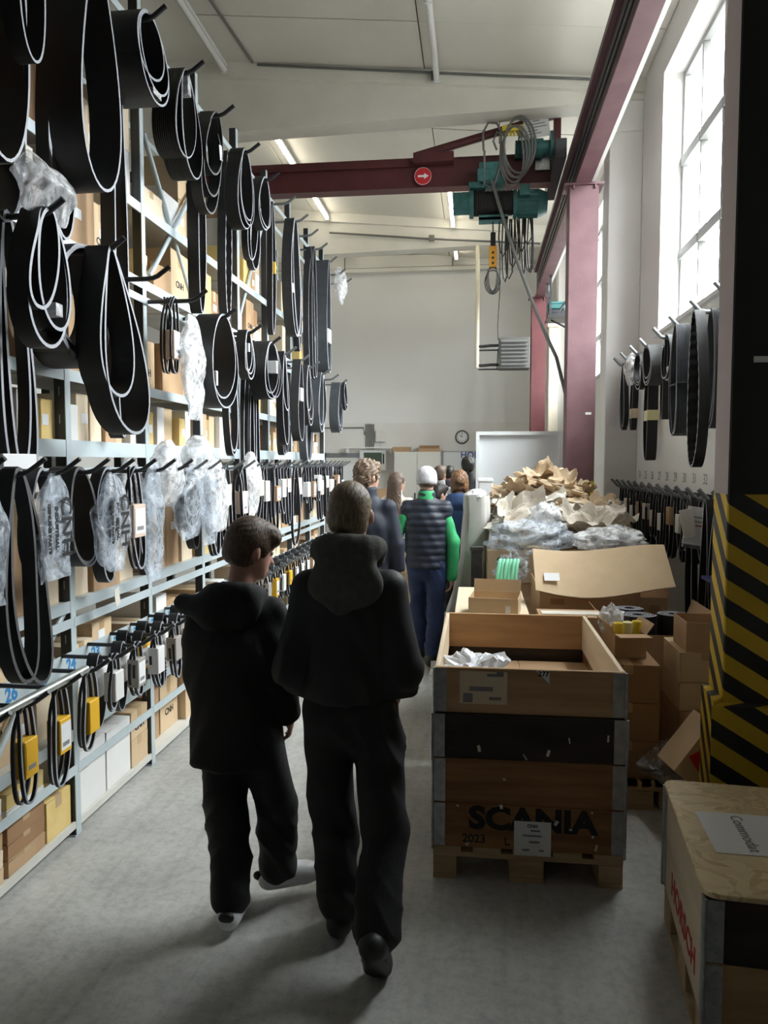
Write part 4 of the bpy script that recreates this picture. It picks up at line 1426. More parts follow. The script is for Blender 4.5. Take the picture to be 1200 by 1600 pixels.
def collar(t, z, W, D, mats, h=.195, two=True):
    """one pallet collar: 4 sides of boards with galvanised corner hinges; mats: front, side"""
    th = .02
    zs = [(z + .0, z + h)] if not two else [(z, z + h / 2 - .0008), (z + h / 2 + .0008, z + h)]
    for (a, b) in zs:
        for (n, x0, x1, y0, y1, mi) in (('f', -W / 2 + .0, W / 2, -D / 2, -D / 2 + th, 0), ('b', -W / 2, W / 2, D / 2 - th, D / 2, 0), ('l', -W / 2, -W / 2 + th, -D / 2 + th + .001, D / 2 - th - .001, 1), ('r', W / 2 - th, W / 2, -D / 2 + th + .001, D / 2 - th - .001, 1)):
            m = MB(); m.box(x0, x1, y0, y1, a, b)
            obj('board', m, mats[mi], t, bevel=.0025)
    for sx in (-1, 1):
        for sy in (-1, 1):
            m = MB()
            x = sx * W / 2; y = sy * D / 2
            xa, xb = sorted((x, x - sx * .05)); ya, yb = sorted((y + sy * .003, y))
            m.box(xa, xb, ya, yb, z + .004, z + h - .004)
            xa, xb = sorted((x + sx * .003, x)); ya, yb = sorted((y, y - sy * .05))
            m.box(xa, xb, ya, yb, z + .004, z + h - .004)
            m.cyl((x + sx * .004, y + sy * .004, z - .012), (x + sx * .004, y + sy * .004, z + h - .002), .0065, 8)
            for q in range(4):
                m.cyl((x - sx * .03, y + sy * .003, z + .03 + q * .045), (x - sx * .03, y + sy * .006, z + .03 + q * .045), .005, 6)
            hg = obj('hinge', m, 'galvanised', t)
            hg['label'] = 'galvanised steel corner hinge'

CW, CD = .79, 1.2
crate = thing('pallet_crate', 'tall open wooden crate with stencilled lettering standing on its pallet', 'crate', (.225, 3.83, 0))
pallet_parts(crate, CW + .01, CD, 'pallet_wood')
colz = [.146, .342, .538, .734]
cm = [('board_brown', 'board_brown'), ('board_brown', 'board_brown'), ('board_black', 'board_brown'), ('board_tan', 'ply_pale')]
for z, mm in zip(colz, cm):
    e_ = .0 if z > .7 else (.014 if z > .5 else .008)
    collar(crate, z, CW + e_, CD + e_, mm, two=False)
FY = -CD / 2 - .0048
lettering('SCANIA', .135, 'ink_black', crate, (.02, FY, .275), FACE_NY, bold=.006, sx=1.12)
lettering('2023', .05, 'ink_black', crate, (-.225, FY, .185), FACE_NY, bold=.001)
lettering('L', .05, 'ink_black', crate, (-.085, FY, .18), FACE_NY, bold=.001)
m = MB(); m.box(-.055, .1, FY - .0016, FY - .0006, .125, .275)
o = obj('paper_label', m, 'sticker', crate); o['label'] = 'white printed parts label'
lettering('CNH', .02, 'ink_black', crate, (.022, FY - .0024, .255), FACE_NY, name='label_print', bold=.0005)
for k, (w, z, x) in enumerate([(.04, .235, .035), (.08, .213, .02), (.045, .186, .03), (.03, .15, -.005), (.02, .15, .06)]):
    m = MB(); m.box(x - w / 2, x + w / 2, FY - .0024, FY - .0018, z - .004, z + .004)
    obj('label_print', m, 'ink_grey', crate)
FY = -CD / 2 - .0008
m = MB(); m.box(-.29, -.09, FY - .001, FY - .0003, .775, .915)
o = obj('paper_label', m, 'kraft_pale', crate); o['label'] = 'torn weathered shipping label'
for (x, z, w, h) in [(-.15, .9, .05, .012), (-.2, .84, .1, .02), (-.14, .8, .05, .012), (-.12, .905, .03, .02), (-.255, .8, .04, .04)]:
    m = MB(); m.box(x - w / 2, x + w / 2, FY - .0016, FY - .0012, z - h / 2, z + h / 2)
    obj('label_print', m, 'ink_grey', crate)
m = MB(); m.prism([(.03, .925), (.085, .925), (.085, .87)], FY - .001, FY - .0003, 'Y')
obj('paper_label', m, 'sticker', crate)
lettering('277', .03, 'ink_black', crate, (.06, FY - .0014, .912), FACE_NY, name='label_print', bold=.001)
FY = -CD / 2 - .0075
r_ = random.Random(5)
for k in range(16):
    x, z = r_.uniform(-.34, .34), r_.uniform(.16, .72)
    m = MB(); m.cbox((x, FY - .0005, z), (r_.uniform(.005, .014), .001, r_.uniform(.006, .03)), 0, Matrix.Rotation(r_.uniform(-.6, .6), 3, 'Y'))
    obj('paper_scrap', m, 'paper_light', crate)
# contents of the crate
m = MB()
def blob(rx, ry, rz, seed, nu=22, nv=12, c=.25, f=7.):
    off = Vector((seed * 2.1, seed * 5.3, seed))
    def fn(u, v):
        a = 2 * PI * u; ph = PI * (v - .5)
        p = Vector((math.cos(a) * math.cos(ph), math.sin(a) * math.cos(ph), math.sin(ph)))
        n = noise.noise(p * 2.2 + off) * c + noise.noise(p * f + off) * c * .5
        p = p * (1 + n)
        return Vector((p.x * rx, p.y * ry, max(-rz, p.z * rz)))
    return fn
m.grid(blob(.17, .2, .1, 3, c=.5, f=7), 40, 22, 0, False, closed_u=True)
tag(obj('bubble_wrap', m, 'bubble', None, (.0, 3.62, .78)), 'crumpled bubble wrap lying inside the open crate', 'bubble wrap')
m = MB(); m.box(-.15, .67, 3.3, 4.36, .15, .67)
m.box(-.15, .25, 3.3, 4.36, .67, .674); m.box(.256, .67, 3.3, 4.36, .67, .674)
m.v = [(v[0] * .94 + .003, v[1], v[2]) for v in m.v]
tag(obj('inner_carton', m, 'kraft', None, (.0, 0, 0)), 'brown carton filling the lower part of the open crate', 'box')

# lidded crate with chipboard top in the right foreground
HR = math.radians(-5.3)
hw, hd = 1.02, .8
ctr = Matrix.Rotation(HR, 3, 'Z') @ Vector((hw / 2, hd / 2, 0)) + Vector((.672, 2.25, 0))
hcr = thing('lidded_crate', 'low wooden crate with chipboard lid and red stencilled name', 'crate', (ctr.x, ctr.y, 0), HR)
pallet_parts(hcr, hw - .01, hd, 'pallet_wood')
for z in (.146, .342):
    collar(hcr, z, hw, hd, ('board_tan' if z < .2 else 'board_black', 'ply_pale'), two=False)
m = MB()
def rrect(w, d, r, n=6):
    out = []
    for (cx, cy, a0) in ((w / 2 - r, d / 2 - r, 0), (-w / 2 + r, d / 2 - r, PI / 2), (-w / 2 + r, -d / 2 + r, PI), (w / 2 - r, -d / 2 + r, 1.5 * PI)):
        for k in range(n + 1):
            a = a0 + k * PI / 2 / n
            out.append((cx + r * math.cos(a), cy + r * math.sin(a)))
    return out
m.prism(rrect(hw + .02, hd + .02, .045), .54, .556, 'Z')
o = obj('lid', m, 'osb', hcr, bevel=.002); o['label'] = 'rough chipboard crate lid'
lettering('HORSCH', .115, 'ink_red', hcr, (-hw / 2 - .0009, -.03, .245), FACE_NX, bold=.003, sx=1.0, space=1.04)
t = thing('handwritten_sheet', 'white sheet with pencil handwriting lying on the chipboard lid', 'paper', (.985, 2.62, .5564), math.radians(-3))
m = MB(); m.grid(lambda u, v: ((u - .5) * .42, (v - .5) * .297, .0012 + .001 * math.sin(u * 5)), 8, 4, 0, True)
obj('sheet', m, 'paper_white', t)
o = lettering('Commodat', .056, 'ink_grey', t, (-.085, .0, .0035), (0, 0, -PI * .5), extrude=.0002)
o.data.transform(Matrix.Shear('XY', 4, (.35, 0)))

# ------------------------------------------------------------------ second pallet with brown boxes
t = pallet('p', 'pallet under the brown boxes beside the striped column', (.85, 4.26, 0), 0, .4, .5, 'pallet_wood')
zz = .1455
for k, (h, mt) in enumerate([(.2, 'kraft_dark'), (.2, 'kraft_dark'), (.2, 'kraft_dark')]):
    carton('stacked_carton', ['dark brown carton at the bottom of the stack on the pallet', 'dark brown carton in the middle of the pallet stack', 'dark brown carton topping the pallet stack under an open box'][k], (.79, 4.28, zz), .32, .46, h, mt, None, rz=0, face='Y', stick=None)
    zz += h + .002
# small open box with yellow rolls
def open_box(name, label, loc, w, d, h, mt, rz=0., flaps=(40, 110, 100, 60), fl=.5, th=.004, stick=None, txt=None, group=None):
    t = thing(name, label, 'box', loc, rz, group)
    m = MB()
    m.box(-w / 2, w / 2, -d / 2, d / 2, 0, th)
    m.box(-w / 2, w / 2, -d / 2, -d / 2 + th, th, h); m.box(-w / 2, w / 2, d / 2 - th, d / 2, th, h)
    m.box(-w / 2, -w / 2 + th, -d / 2 + th, d / 2 - th, th, h); m.box(w / 2 - th, w / 2, -d / 2 + th, d / 2 - th, th, h)
    obj('body', m, mt, t)
    # flaps hinge on each rim, angle from vertical outward (front, right, back, left)
    for i, a in enumerate(flaps):
        if a is None:
            continue
        L = (d if i in (0, 2) else w) * fl
        span = w if i in (0, 2) else d
        m = MB(); m.box(-span / 2 + .002, span / 2 - .002, -th, 0, 0, L)
        M = Matrix.Rotation(math.radians(a), 4, 'X')
        M2 = Matrix.Rotation((0, PI / 2, PI, -PI / 2)[i], 4, 'Z')
        off = Vector(((0, -d / 2, h), (w / 2, 0, h), (0, d / 2, h), (-w / 2, 0, h))[i])
        m.v = [tuple((Matrix.Translation(off) @ M2 @ M) @ Vector(v)) for v in m.v]
        obj('flap', m, mt, t)
    if stick:
        x, z, sw, sh = stick
        m = MB(); m.box(x - sw / 2, x + sw / 2, -d / 2 - .0012, -d / 2 - .0004, z - sh / 2, z + sh / 2)
        obj('sticker', m, 'sticker', t)
    if txt:
        s, size, x, z, mm = txt
        lettering(s, size, mm, t, (x, -d / 2 - .001, z), FACE_NY, bold=.001)
    return t
open_box('open_carton', 'small open carton with yellow rolls on the brown box stack', (.81, 4.3, zz), .17, .24, .13, 'kraft', .12, flaps=(88, 35, None, 30), fl=.4)
for k in range(3):
    m = MB(); m.cyl((0, 0, 0), (0, 0, .17), .026, 14); m.cyl((0, 0, .17), (0, 0, .174), .014, 10)
    tag(obj('yellow_roll', m, ['yellow_bright', 'yellow_pale', 'yellow_bright'][k], None, (.77 + k * .055, 4.25 + .03 * k, zz + .006)), ['yellow roll by the left wall of the small open carton', 'pale yellow roll between two brighter ones', 'yellow roll near the right flap of the small open carton'][k], 'roll')
m = MB(); m.grid(blob(.07, .07, .09, 8, c=.4), 18, 10, 0, False, closed_u=True)
tag(obj('plastic_wrap', m, 'film_milky', None, (.755, 4.38, zz + .16)), 'white plastic wrap bulging from the small open carton', 'plastic wrap')

# coiled black belts standing behind
t = open_box('open_carton', 'open carton holding coiled black belts', (1.08, 4.86, .45), .5, .46, .33, 'kraft', 0, flaps=(None, 20, None, 40), fl=.3)
m = MB(); m.box(.84, 1.32, 4.64, 5.08, .0, .448); m.box(.84, 1.32, 4.64, 4.858, .448, .4495); m.box(.84, 1.32, 4.862, 5.08, .448, .4495)
tag(obj('support_carton', m, 'kraft_dark'), 'closed dark carton under the open carton of coiled belts', 'box')
def spiral_coil(R, h, turns, th, n=26):
    m = MB(); N = n * turns
    ins, out = [], []
    for i in range(N + 1):
        a = 2 * PI * i / n
        r = .035 + (R - .035) * i / N
        p = Vector((math.cos(a) * r, math.sin(a) * r * .9, 0)); q = Vector((math.cos(a) * (r - th), math.sin(a) * (r - th) * .9, 0))
        out.append(p); ins.append(q)
    vs = []
    for i in range(N + 1):
        vs += [out[i], out[i] + Vector((0, 0, h)), ins[i] + Vector((0, 0, h)), ins[i]]
    for mi, q in ((0, 0), (1, 1), (0, 2), (1, 3)):
        fs = [(4 * i + q, 4 * (i + 1) + q, 4 * (i + 1) + (q + 1) % 4, 4 * i + (q + 1) % 4) for i in range(N)]
        m.add(vs, fs, mi, False)
    m.add(vs[:4], [(0, 1, 2, 3)], 0); m.add(vs[-4:], [(3, 2, 1, 0)], 0)
    return m
for (x, y, z, R, l) in [(.98, 4.78, .455, .11, 'coiled black belt standing in the open carton, rim beside yellow rolls'), (.97, 4.99, .455, .09, 'coiled black belt in the open carton behind the other coil'), (1.2, 4.83, .455, .1, 'coiled black belt in the open carton next to its right wall')]:
    m = spiral_coil(R, .42, 5, .009)
    tag(obj('coiled_belt', m, ['rubber', 'belt_edge'], None, (x, y, z)), l, 'belt')

# stack of cartons against the striped column
zz = .001
for k, (h, mt, w, d, x, l) in enumerate([(.5, 'kraft', .3, .36, 1.21, 'tall brown carton at the bottom of the stack behind the striped column'), (.15, 'kraft_light', .26, .36, 1.19, 'printed carton in the middle of the stack behind the striped column'), (.155, 'kraft_light', .26, .36, 1.19, 'printed carton under the open tall box behind the striped column')]):
    carton('stacked_carton', l, (x, 4.28, zz), w, d, h, mt, None, face='Y')
    zz += h + .002
open_box('open_carton', 'deep open box with dark inside topping the stack behind the striped column', (1.2, 4.24, zz), .22, .26, .155, 'kraft', 0, flaps=(None, None, None, None))
# tipped carton with red bag
o = carton('tipped_carton', 'tipped tan carton with a torn red patch leaning by the striped column', (1.03, 3.87, .24), .24, .2, .3, 'kraft_light', None, face='Y')
o.rotation_euler = (.0, math.radians(38), math.radians(10))
m = MB(); m.prism([(-.11, .1), (.03, .05), (.05, .2), (-.05, .22)], -.106, -.1035, 'Y')
obj('red_patch', m, 'red_bright', o)
m = MB(); m.box(1.03, 1.23, 3.74, 3.98, .0, .19); m.box(1.02, 1.24, 3.73, 3.99, .15, .193)
tag(obj('grey_carton', m, 'sleeve_grey', None), 'grey lidded box under the tipped tan carton', 'box')
# plastic film heap on the pallet
m = MB(); m.grid(blob(.16, .16, .09, 13, c=.45, f=9), 26, 14, 0, False, closed_u=True)
tag(obj('plastic_film', m, 'film_dark', None, (.995, 4.1, .23)), 'shiny grey plastic film crumpled on the pallet edge', 'plastic film')

# ------------------------------------------------------------------ boxes behind the crate
t = carton('long_carton', 'long flat-topped tan box directly behind the open crate', (.1, 5.15, 0), .46, 1.25, .86, 'kraft_pale', None, face='Y', tape=False)
open_box('open_carton', 'low open tan carton with sticker on the flat-topped box', (.12, 4.78, .862), .3, .26, .115, 'kraft_light', -.12, flaps=(None, None, 10, None), fl=.3, stick=(.09, .05, .03, .045))
m = MB(); m.box(-.11, .34, 4.9, 5.02, 0, .0035)
m = MB(); m.cbox((0, 0, 0), (.34, .1, .004), 0)
tag(obj('card_strip', m, 'paper_light', None, (.56, 4.62, .905), (0, 0, .02)), 'white card strip lying on the box behind the crate', 'card')
m = MB(); m.box(.37, .74, 4.5, 4.74, 0, .9); m.box(.37, .74, 4.5, 4.62, .9, .9025); m.box(.37, .74, 4.622, 4.74, .9, .9025)
tag(obj('upright_carton', m, 'kraft', None), 'upright brown carton under the white card strip', 'box')
# green ribbed packing tube + film
t = thing('green_packing_sheet', 'pale green ribbed packing sheet rising from the boxes', 'packing', (.23, 5.62, .862))
for k in range(6):
    m = MB()
    a = -.07 + k * .026
    m.tube([(a, .0, 0), (a - .005, .01, .1), (a + .01, .03 + .01 * (k % 2), .2), (a + .02, .07, .22)], .014, 7)
    obj('rib', m, 'green_plastic', t)
m = MB(); m.grid(blob(.13, .14, .12, 21, c=.45, f=8), 24, 14, 0, False, closed_u=True)
tag(obj('plastic_film', m, 'film_dark', None, (.27, 5.98, .98)), 'grey plastic film bundled beside the green packing sheet', 'plastic film')

# GEL carton
carton('printed_carton', 'brown carton printed with big black letters below the plastic sheets', (.36, 6.42, .84), .54, .5, .25, 'kraft_light', None, face='Y', txt=('GE', .12, -.13, .16))
m = MB(); m.box(.09, .64, 6.18, 6.68, 0, .838); m.box(.09, .64, 6.18, 6.42, .838, .8395); m.box(.09, .64, 6.424, 6.68, .838, .8395)
tag(obj('support_carton', m, 'kraft', None), 'tall carton carrying the printed carton', 'box')
m = MB(); m.box(-.04, .05, 6.25, 6.35, 0, 1.1); m.box(-.05, .06, 6.24, 6.36, 1.08, 1.11)
tag(obj('dark_panel', m, 'dark_steel', None), 'dark narrow panel standing left of the printed carton', 'panel')

# big carton with raised lid
BX0, BX1, BY0, BY1 = .42, 1.24, 5.12, 5.95
t = thing('big_carton', 'big brown carton with its lid flap raised, before the paper heap', 'box', (0, 0, 0))
m = MB(); th = .006
m.box(BX0, BX1, BY0, BY1, 0, th)
m.box(BX0, BX1, BY0, BY0 + th, th, .92); m.box(BX0, BX1, BY1 - th, BY1, th, .98)
m.box(BX0, BX0 + th, BY0 + th, BY1 - th, th, .95); m.box(BX1 - th, BX1, BY0 + th, BY1 - th, th, .95)
obj('body', m, 'kraft', t)
m = MB()
def flapfn(u, v):
    x = BX0 - .03 + u * (BX1 - BX0 + .06)
    return Vector((x, BY0 - .06 + .34 * v, .965 + .235 * v + .02 * u - .035 * math.sin(PI * u) * (1 - v) - .02 * math.sin(u * 5)))
m.grid(flapfn, 14, 6, 0, True)
m2 = MB(); m2.grid(lambda u, v: flapfn(u, v) - Vector((0, -.004, .006)), 14, 6, 0, True)
m.add(m2.v, [tuple(reversed(f)) for f in m2.f], 0, True)
obj('flap', m, 'kraft_light', t)
m = MB(); m.prism([(BY0 + .05, .98), (BY0 + .28, 1.18), (BY1 - .1, .95), (BY0, .93)], BX1 + .001, BX1 + .007, 'X')
obj('flap', m, 'kraft', t)
m = MB()
R = Matrix.Rotation(math.atan2(.235, .34), 3, 'X')
m.cbox((BX0 + .08, BY0 + .035, 1.04), (.1, .075, .002), 0, R)
obj('sticker', m, 'sticker', t)
m = MB()
for k in range(3):
    a = k * 2 * PI / 3
    m.tube([(BX1 - .19 + .024 * math.cos(a + q * .45 - .5), BY0 - .001, .84 + .024 * math.sin(a + q * .45 - .5)) for q in range(4)], .004, 4)
obj('recycling_mark', m, 'ink_black', t)
m = MB(); m.box(BX0 + .07, BX0 + .16, BY0 - .0012, BY0 - .0002, .86, .9)
obj('printed_mark', m, 'kraft_dark', t)
m = MB(); m.box(BX1 - .12, BX1 - .05, BY0 - .0012, BY0 - .0002, .82, .87)
obj('printed_mark', m, 'kraft_dark', t)

# heaps under the paper
m = MB(); m.box(.22, 1.22, 6.75, 8.2, 0, 1.12); m.box(.22, 1.22, 6.75, 7.45, 1.12, 1.125); m.box(.22, 1.22, 7.46, 8.2, 1.12, 1.125)
tag(obj('bulk_carton', m, 'kraft', None), 'large carton buried under the crumpled paper heap', 'box')
m = MB(); m.box(.68, 1.24, 6.15, 6.7, 0, 1.05); m.box(.68, 1.24, 6.15, 6.42, 1.05, 1.055); m.box(.68, 1.24, 6.43, 6.7, 1.05, 1.055)
tag(obj('bulk_carton', m, 'kraft_light', None), 'brown carton behind the raised lid, covered with film', 'box')

def crumple(w, h, seed, n=17, amp=.12, curl=.0):
    r_ = random.Random(seed)
    folds = [(r_.uniform(0, 2 * PI), r_.uniform(-.4, .4), r_.uniform(.25, .9)) for _ in range(6)]
    off = Vector((seed * 1.37, seed * .77, seed * 2.9))
    m = MB()
    def fn(u, v):
        x, y = (u - .5) * w, (v - .5) * h
        z = 0
        for (a, c, s) in folds:
            d = math.cos(a) * x / w + math.sin(a) * y / h - c
            z += s * (abs(d) - .25) * amp
            d2 = (math.cos(a + 1) * x / w + math.sin(a + 1) * y / h + c) * 3.1
            z += s * abs(d2 - round(d2)) * amp * .8
        z += noise.noise(Vector((x * 9, y * 9, 0)) + off) * amp * .6
        ex = noise.noise_vector(Vector((x * 4, y * 4, 3)) + off) * .05
        z -= curl * (x * x + y * y)
        return Vector((x * .85 + ex.x, y * .85 + ex.y, z))
    m.grid(fn, n, n, 0, False)
    m2 = [(v[0], v[1], v[2] - .003) for v in m.v]
    k = len(m.v)
    fs = [tuple(reversed(f)) for f in m.f[:]]
    m.add(m2, fs, 0, False)
    return m
pk = ['paper_kraft', 'paper_grey', 'paper_kraft', 'paper_light', 'paper_kraft', 'paper_grey']
pn = {'paper_kraft': 'brown', 'paper_grey': 'greyish', 'paper_light': 'pale'}
r_ = random.Random(77)
for k in range(84):
    x = .3 + r_.random() * .9; y = 6.62 + r_.random() * 1.5
    ridge = .5 * math.exp(-((x - .62) / .42) ** 2) * min(1., .35 + (y - 6.6) * .9)
    z = 1.17 + ridge * r_.random() ** .45
    mt = pk[k % 6]
    if y < 6.95 and mt == 'paper_kraft':
        mt = 'paper_grey' if k % 2 else 'paper_light'
    elif y > 6.95 and mt != 'paper_kraft' and k % 4:
        mt = 'paper_kraft'
    if k % 5 < 3:
        m = MB(); m.grid(blob(r_.uniform(.14, .24), r_.uniform(.1, .16), r_.uniform(.05, .085), k * 1.3, 22, 12, c=.55, f=4.5), 22, 12, 0, False, closed_u=True)
        ro = (r_.uniform(-.35, .3), r_.uniform(-.35, .35), r_.uniform(-.7, .7))
    else:
        m = crumple(r_.uniform(.34, .55), r_.uniform(.2, .3), k + 3, amp=r_.uniform(.05, .1))
        ro = (r_.uniform(-.2, .75), r_.uniform(-.35, .35), r_.uniform(-.8, .8))
    o = obj('crumpled_paper', m, mt, None, (x, y, z), ro)
    side = 'next to the white case' if x < .6 else 'next to the wall hooks' if x > .92 else 'in mid heap'
    dep = 'by the plastic sheets' if y < 7.0 else 'by the steel tray' if y > 7.65 else 'halfway back'
    tag(o, '%s %s packing paper %s, %s' % (pn[mt], 'balled' if k % 5 < 3 else 'creased flat', side, dep), 'paper', 'crumpled packing papers in the heap')
for k, (x, y, z, w, h, rx, rz, l) in enumerate([(.35, 6.5, 1.28, .5, .5, .9, .3, 'large greyish paper sheet slumped at the front of the heap'), (.95, 6.42, 1.26, .6, .42, .5, -.2, 'broad greyish paper sheet folded over the film'), (.22, 6.5, 1.2, .2, .6, .8, .8, 'pale paper strip bundle slanting down the heap side')]):
    m = crumple(w, h, 200 + k, amp=.16)
    tag(obj('paper_sheet', m, ['paper_grey', 'paper_grey', 'paper_light'][k], None, (x, y, z), (rx, 0, rz)), l, 'paper')
for k, (x, y, z, a, b, c, mt, l) in enumerate([(.42, 6.2, 1.2, .32, .2, .13, 'film_blue', 'large blue-tinted plastic sheet bunched on the printed carton'), (.98, 5.85, 1.22, .25, .22, .09, 'film_milky', 'milky plastic bag slumped over the raised carton lid'), (.55, 6.3, 1.35, .12, .1, .12, 'film_milky', 'peak of clear plastic wrap under the paper')]):
    m = MB(); m.grid(blob(a, b, c, 30 + k, c=.4, f=5), 40, 24, 0, True, closed_u=True)
    tag(obj('plastic_sheet', m, mt, None, (x, y, z)), l, 'plastic sheet')

# grey wrapped column of material at the aisle edge
t = thing('wrapped_goods', 'tall goods wrapped in grey plastic sheet standing at the aisle edge', 'package', (0, 7.15, 0))
m = MB()
def wrapfn(u, v):
    a = 2 * PI * u
    w = .13 - .03 * v + (.09 * (1 - v) ** 2); d = .32 - .05 * v
    p = Vector((math.copysign(abs(math.cos(a)) ** .5, math.cos(a)) * w, math.copysign(abs(math.sin(a)) ** .5, math.sin(a)) * d, 1.5 * v))
    p.x += -.13 * (1 - v) ** 1.5 + .02 * math.sin(6 * a + 3 * v)
    nz = noise.noise(Vector((p.x * 8, p.y * 8, p.z * 2.2))) * .04
    return p + Vector((nz, nz * .5, 0))
m.grid(wrapfn, 30, 16, 0, True, closed_u=True)
obj('sheet', m, 'grey_fabric', t)
m = MB(); m.grid(blob(.1, .28, .05, 41, c=.3), 20, 10, 0, False, closed_u=True)
o = obj('top_fold', m, 'film_milky', t, (0, 0, 1.5))
m = MB(); m.box(-.08, .08, -.25, .25, .0, 1.44)
obj('core', m, 'kraft', t)

# white steel tray standing on end and small white case
t = thing('steel_tray', 'white sheet steel tray standing upright behind the paper heap', 'panel', (.49, 9.0, 0))
m = MB(); m.box(-.5, .5, .02, .03, 0, 2.15)
obj('back_sheet', m, 'white_steel', t)
for (a, b, c, d) in ((-.5, .5, 2.11, 2.15), (-.5, -.46, 0, 2.11), (.44, .5, 0, 2.11)):
    m = MB(); m.box(a, b, -.06, .02, c, d)
    obj('rim', m, 'white_steel', t)
m = MB(); m.box(.02, .16, 7.85, 8.5, 1.15, 1.62); m.box(.01, .17, 7.84, 8.51, 1.6, 1.63)
tag(obj('white_case', m, 'white_steel', None, bevel=.006), 'white box-like case standing left of the paper heap', 'case')
m = MB(); m.box(-.02, .115, 8.22, 8.9, 0, 1.149); m.box(-.025, .119, 8.215, 8.905, 1.1, 1.149)
m.v = [(v[0], v[1] , v[2]) for v in m.v]
tag(obj('white_plinth', m, 'off_white', None), 'off-white plinth under the white case', 'plinth')

# dark blue bin behind the striped column
t = thing('blue_bin', 'dark blue plastic bin behind the striped column under the wall hooks', 'bin', (1.585, 4.72, 0))
m = MB()
prof = [(.17, .0), (.19, .02), (.22, 1.0), (.225, 1.02), (.225, 1.08), (.21, 1.08), (.205, 1.0), (.18, .04), (.0, .04)]
m.lathe(prof, 4, 0, smooth=False)
obj('body', m, 'blue_plastic', t, rot=(0, 0, PI / 4))
m = MB(); m.box(-.2, .2, -.2, .2, 1.081, 1.1); m.box(-.05, .05, -.24, -.2, 1.06, 1.1)
obj('lid', m, 'blue_plastic', t)

# ------------------------------------------------------------------ hooks and belts on the window wall
def wall_rail(label, z, ys_, name, nums=False, L=.3):
    t = thing('hook_rail', label, 'hook rail', (WX, 0, z))
    m = MB(); m.box(-.008, 0, ys_[0] - .15, ys_[-1] + .15, -.02, .02)
    obj('bar', m, 'hook_grey', t)
    me = hook_mesh(.0155, L, .085).mesh('hook', ['hook_grey'])
    me.transform(Matrix.Rotation(PI, 4, 'Z'))
    for y in ys_:
        obj('hook', me, None, t, (-.008, y, 0))
    return t
UZ = 2.86
upY = [4.7, 5.19, 5.75, 6.35, 6.9, 7.47, 7.92, 8.4, 8.8]
ur = wall_rail('grey hook rail on the white wall under the window', UZ, upY, 'u')
LZ = 1.53
loY = [4.8 + .31 * i for i in range(14)]
lr = wall_rail('grey hook rail on the white wall with stencilled numbers above', LZ, loY, 'l')
for k, y in enumerate(loY):
    lettering(str(37 - k), .12, 'ink_grey', lr, (-.0015, y, .13), FACE_NX, name='number', extrude=.0004)
def rlab(d, rail, k, n):
    return '%s, %s wall rail, %s hook from far end' % (d, rail, ORD[n - 1 - k])
def rhang(k, dx, desc, kw, row='u', name='flat_belt', **k2):
    ys_, z, nm = (upY, UZ, 'upper') if row == 'u' else (loY, LZ, 'lower')
    kw.setdefault('seed', k * 5 + len(desc)); kw['name'] = name
    w = kw['w']
    me = belt_mesh(**kw)
    # belts here face the aisle the other way round
    me.transform(Matrix.Rotation(PI, 4, 'Z'))
    return belt_thing(name, me, rlab(desc, nm, k, len(ys_)), (WX - .008 - dx, ys_[k], z), 'belts on the %s wall rail' % nm, w=w, **k2)
rhang(1, .12, 'black belt in a broad plain loop', dict(L=.9, W=.3, w=.12, t=.012, k=.5, mats=DULL))
rhang(2, .24, 'huge black toothed belt in a long loop', dict(L=1.1, W=.34, w=.07, t=.009, k=.6, kind='tooth', lean=.06), name='toothed_belt')
rhang(2, .1, 'wide slate-grey ribbed belt', dict(L=.82, W=.3, w=.12, t=.012, k=.6, kind='rib', turns=2, mats=BLUE))
rhang(3, .17, 'wide grooved black belt, tied at the middle', dict(L=.85, W=.26, w=.17, t=.013, k=.7, kind='rib', turns=2, dW=-.06, mats=BLUE), wrap=(-.45, .012, .0, .3, 'cable_black'))
rhang(4, .14, 'thin black belt in oval rings, white tape', dict(L=.42, W=.3, w=.022, t=.012, k=.85, turns=5, spread=.022, dL=-.06), wrap=(-.28, .1, .1, .05, 'sticker'))
rhang(4, .06, 'short black toothed belt hanging behind oval rings', dict(L=.6, W=.14, w=.08, t=.008, k=.6, kind='tooth'), name='toothed_belt')
rhang(5, .18, 'broad dull belt in a fat round coil', dict(L=.36, W=.36, w=.12, t=.012, k=.9, turns=3, dL=-.06, dW=-.06, mats=DULL))
rhang(5, .05, 'narrow black belt hanging below the fat coil', dict(L=.66, W=.1, w=.07, t=.012, k=.6))
rhang(6, .2, 'thin black belt in a slanting round coil', dict(L=.34, W=.36, w=.05, t=.011, k=.9, turns=3, dL=-.05, dW=-.05))
rhang(6, .08, 'long wide black belt with a yellow band', dict(L=1.04, W=.2, w=.1, t=.012, k=.6), wrap=(-.6, .1, .0, .2, 'yellow_pale'))
rhang(7, .15, 'short black belt with cream label', dict(L=.72, W=.14, w=.06, t=.012, k=.6), wrap=(-.55, .1, .0, .14, 'kraft_pale'))
rhang(8, .18, 'black belt in a slender teardrop loop', dict(L=.7, W=.28, w=.05, t=.012, k=.45, turns=2, dL=-.02))
m = bag_mesh(.3, .34, .12, 51, bottom=.7)
tag(obj('plastic_bag', m, 'film_milky', None, (WX - .2, upY[7], UZ + .08)), 'milky bag above the belts on the upper wall rail', 'plastic bag')
palR = [('sleeve_pink', 'paper_white'), ('carton_white', None), ('sleeve_brown', None), ('paper_light', None)]
dR = {'sleeve_pink': 'tan card sleeve', 'carton_white': 'white card sleeve', 'sleeve_brown': 'brown card sleeve', 'paper_light': 'pale paper sleeve'}
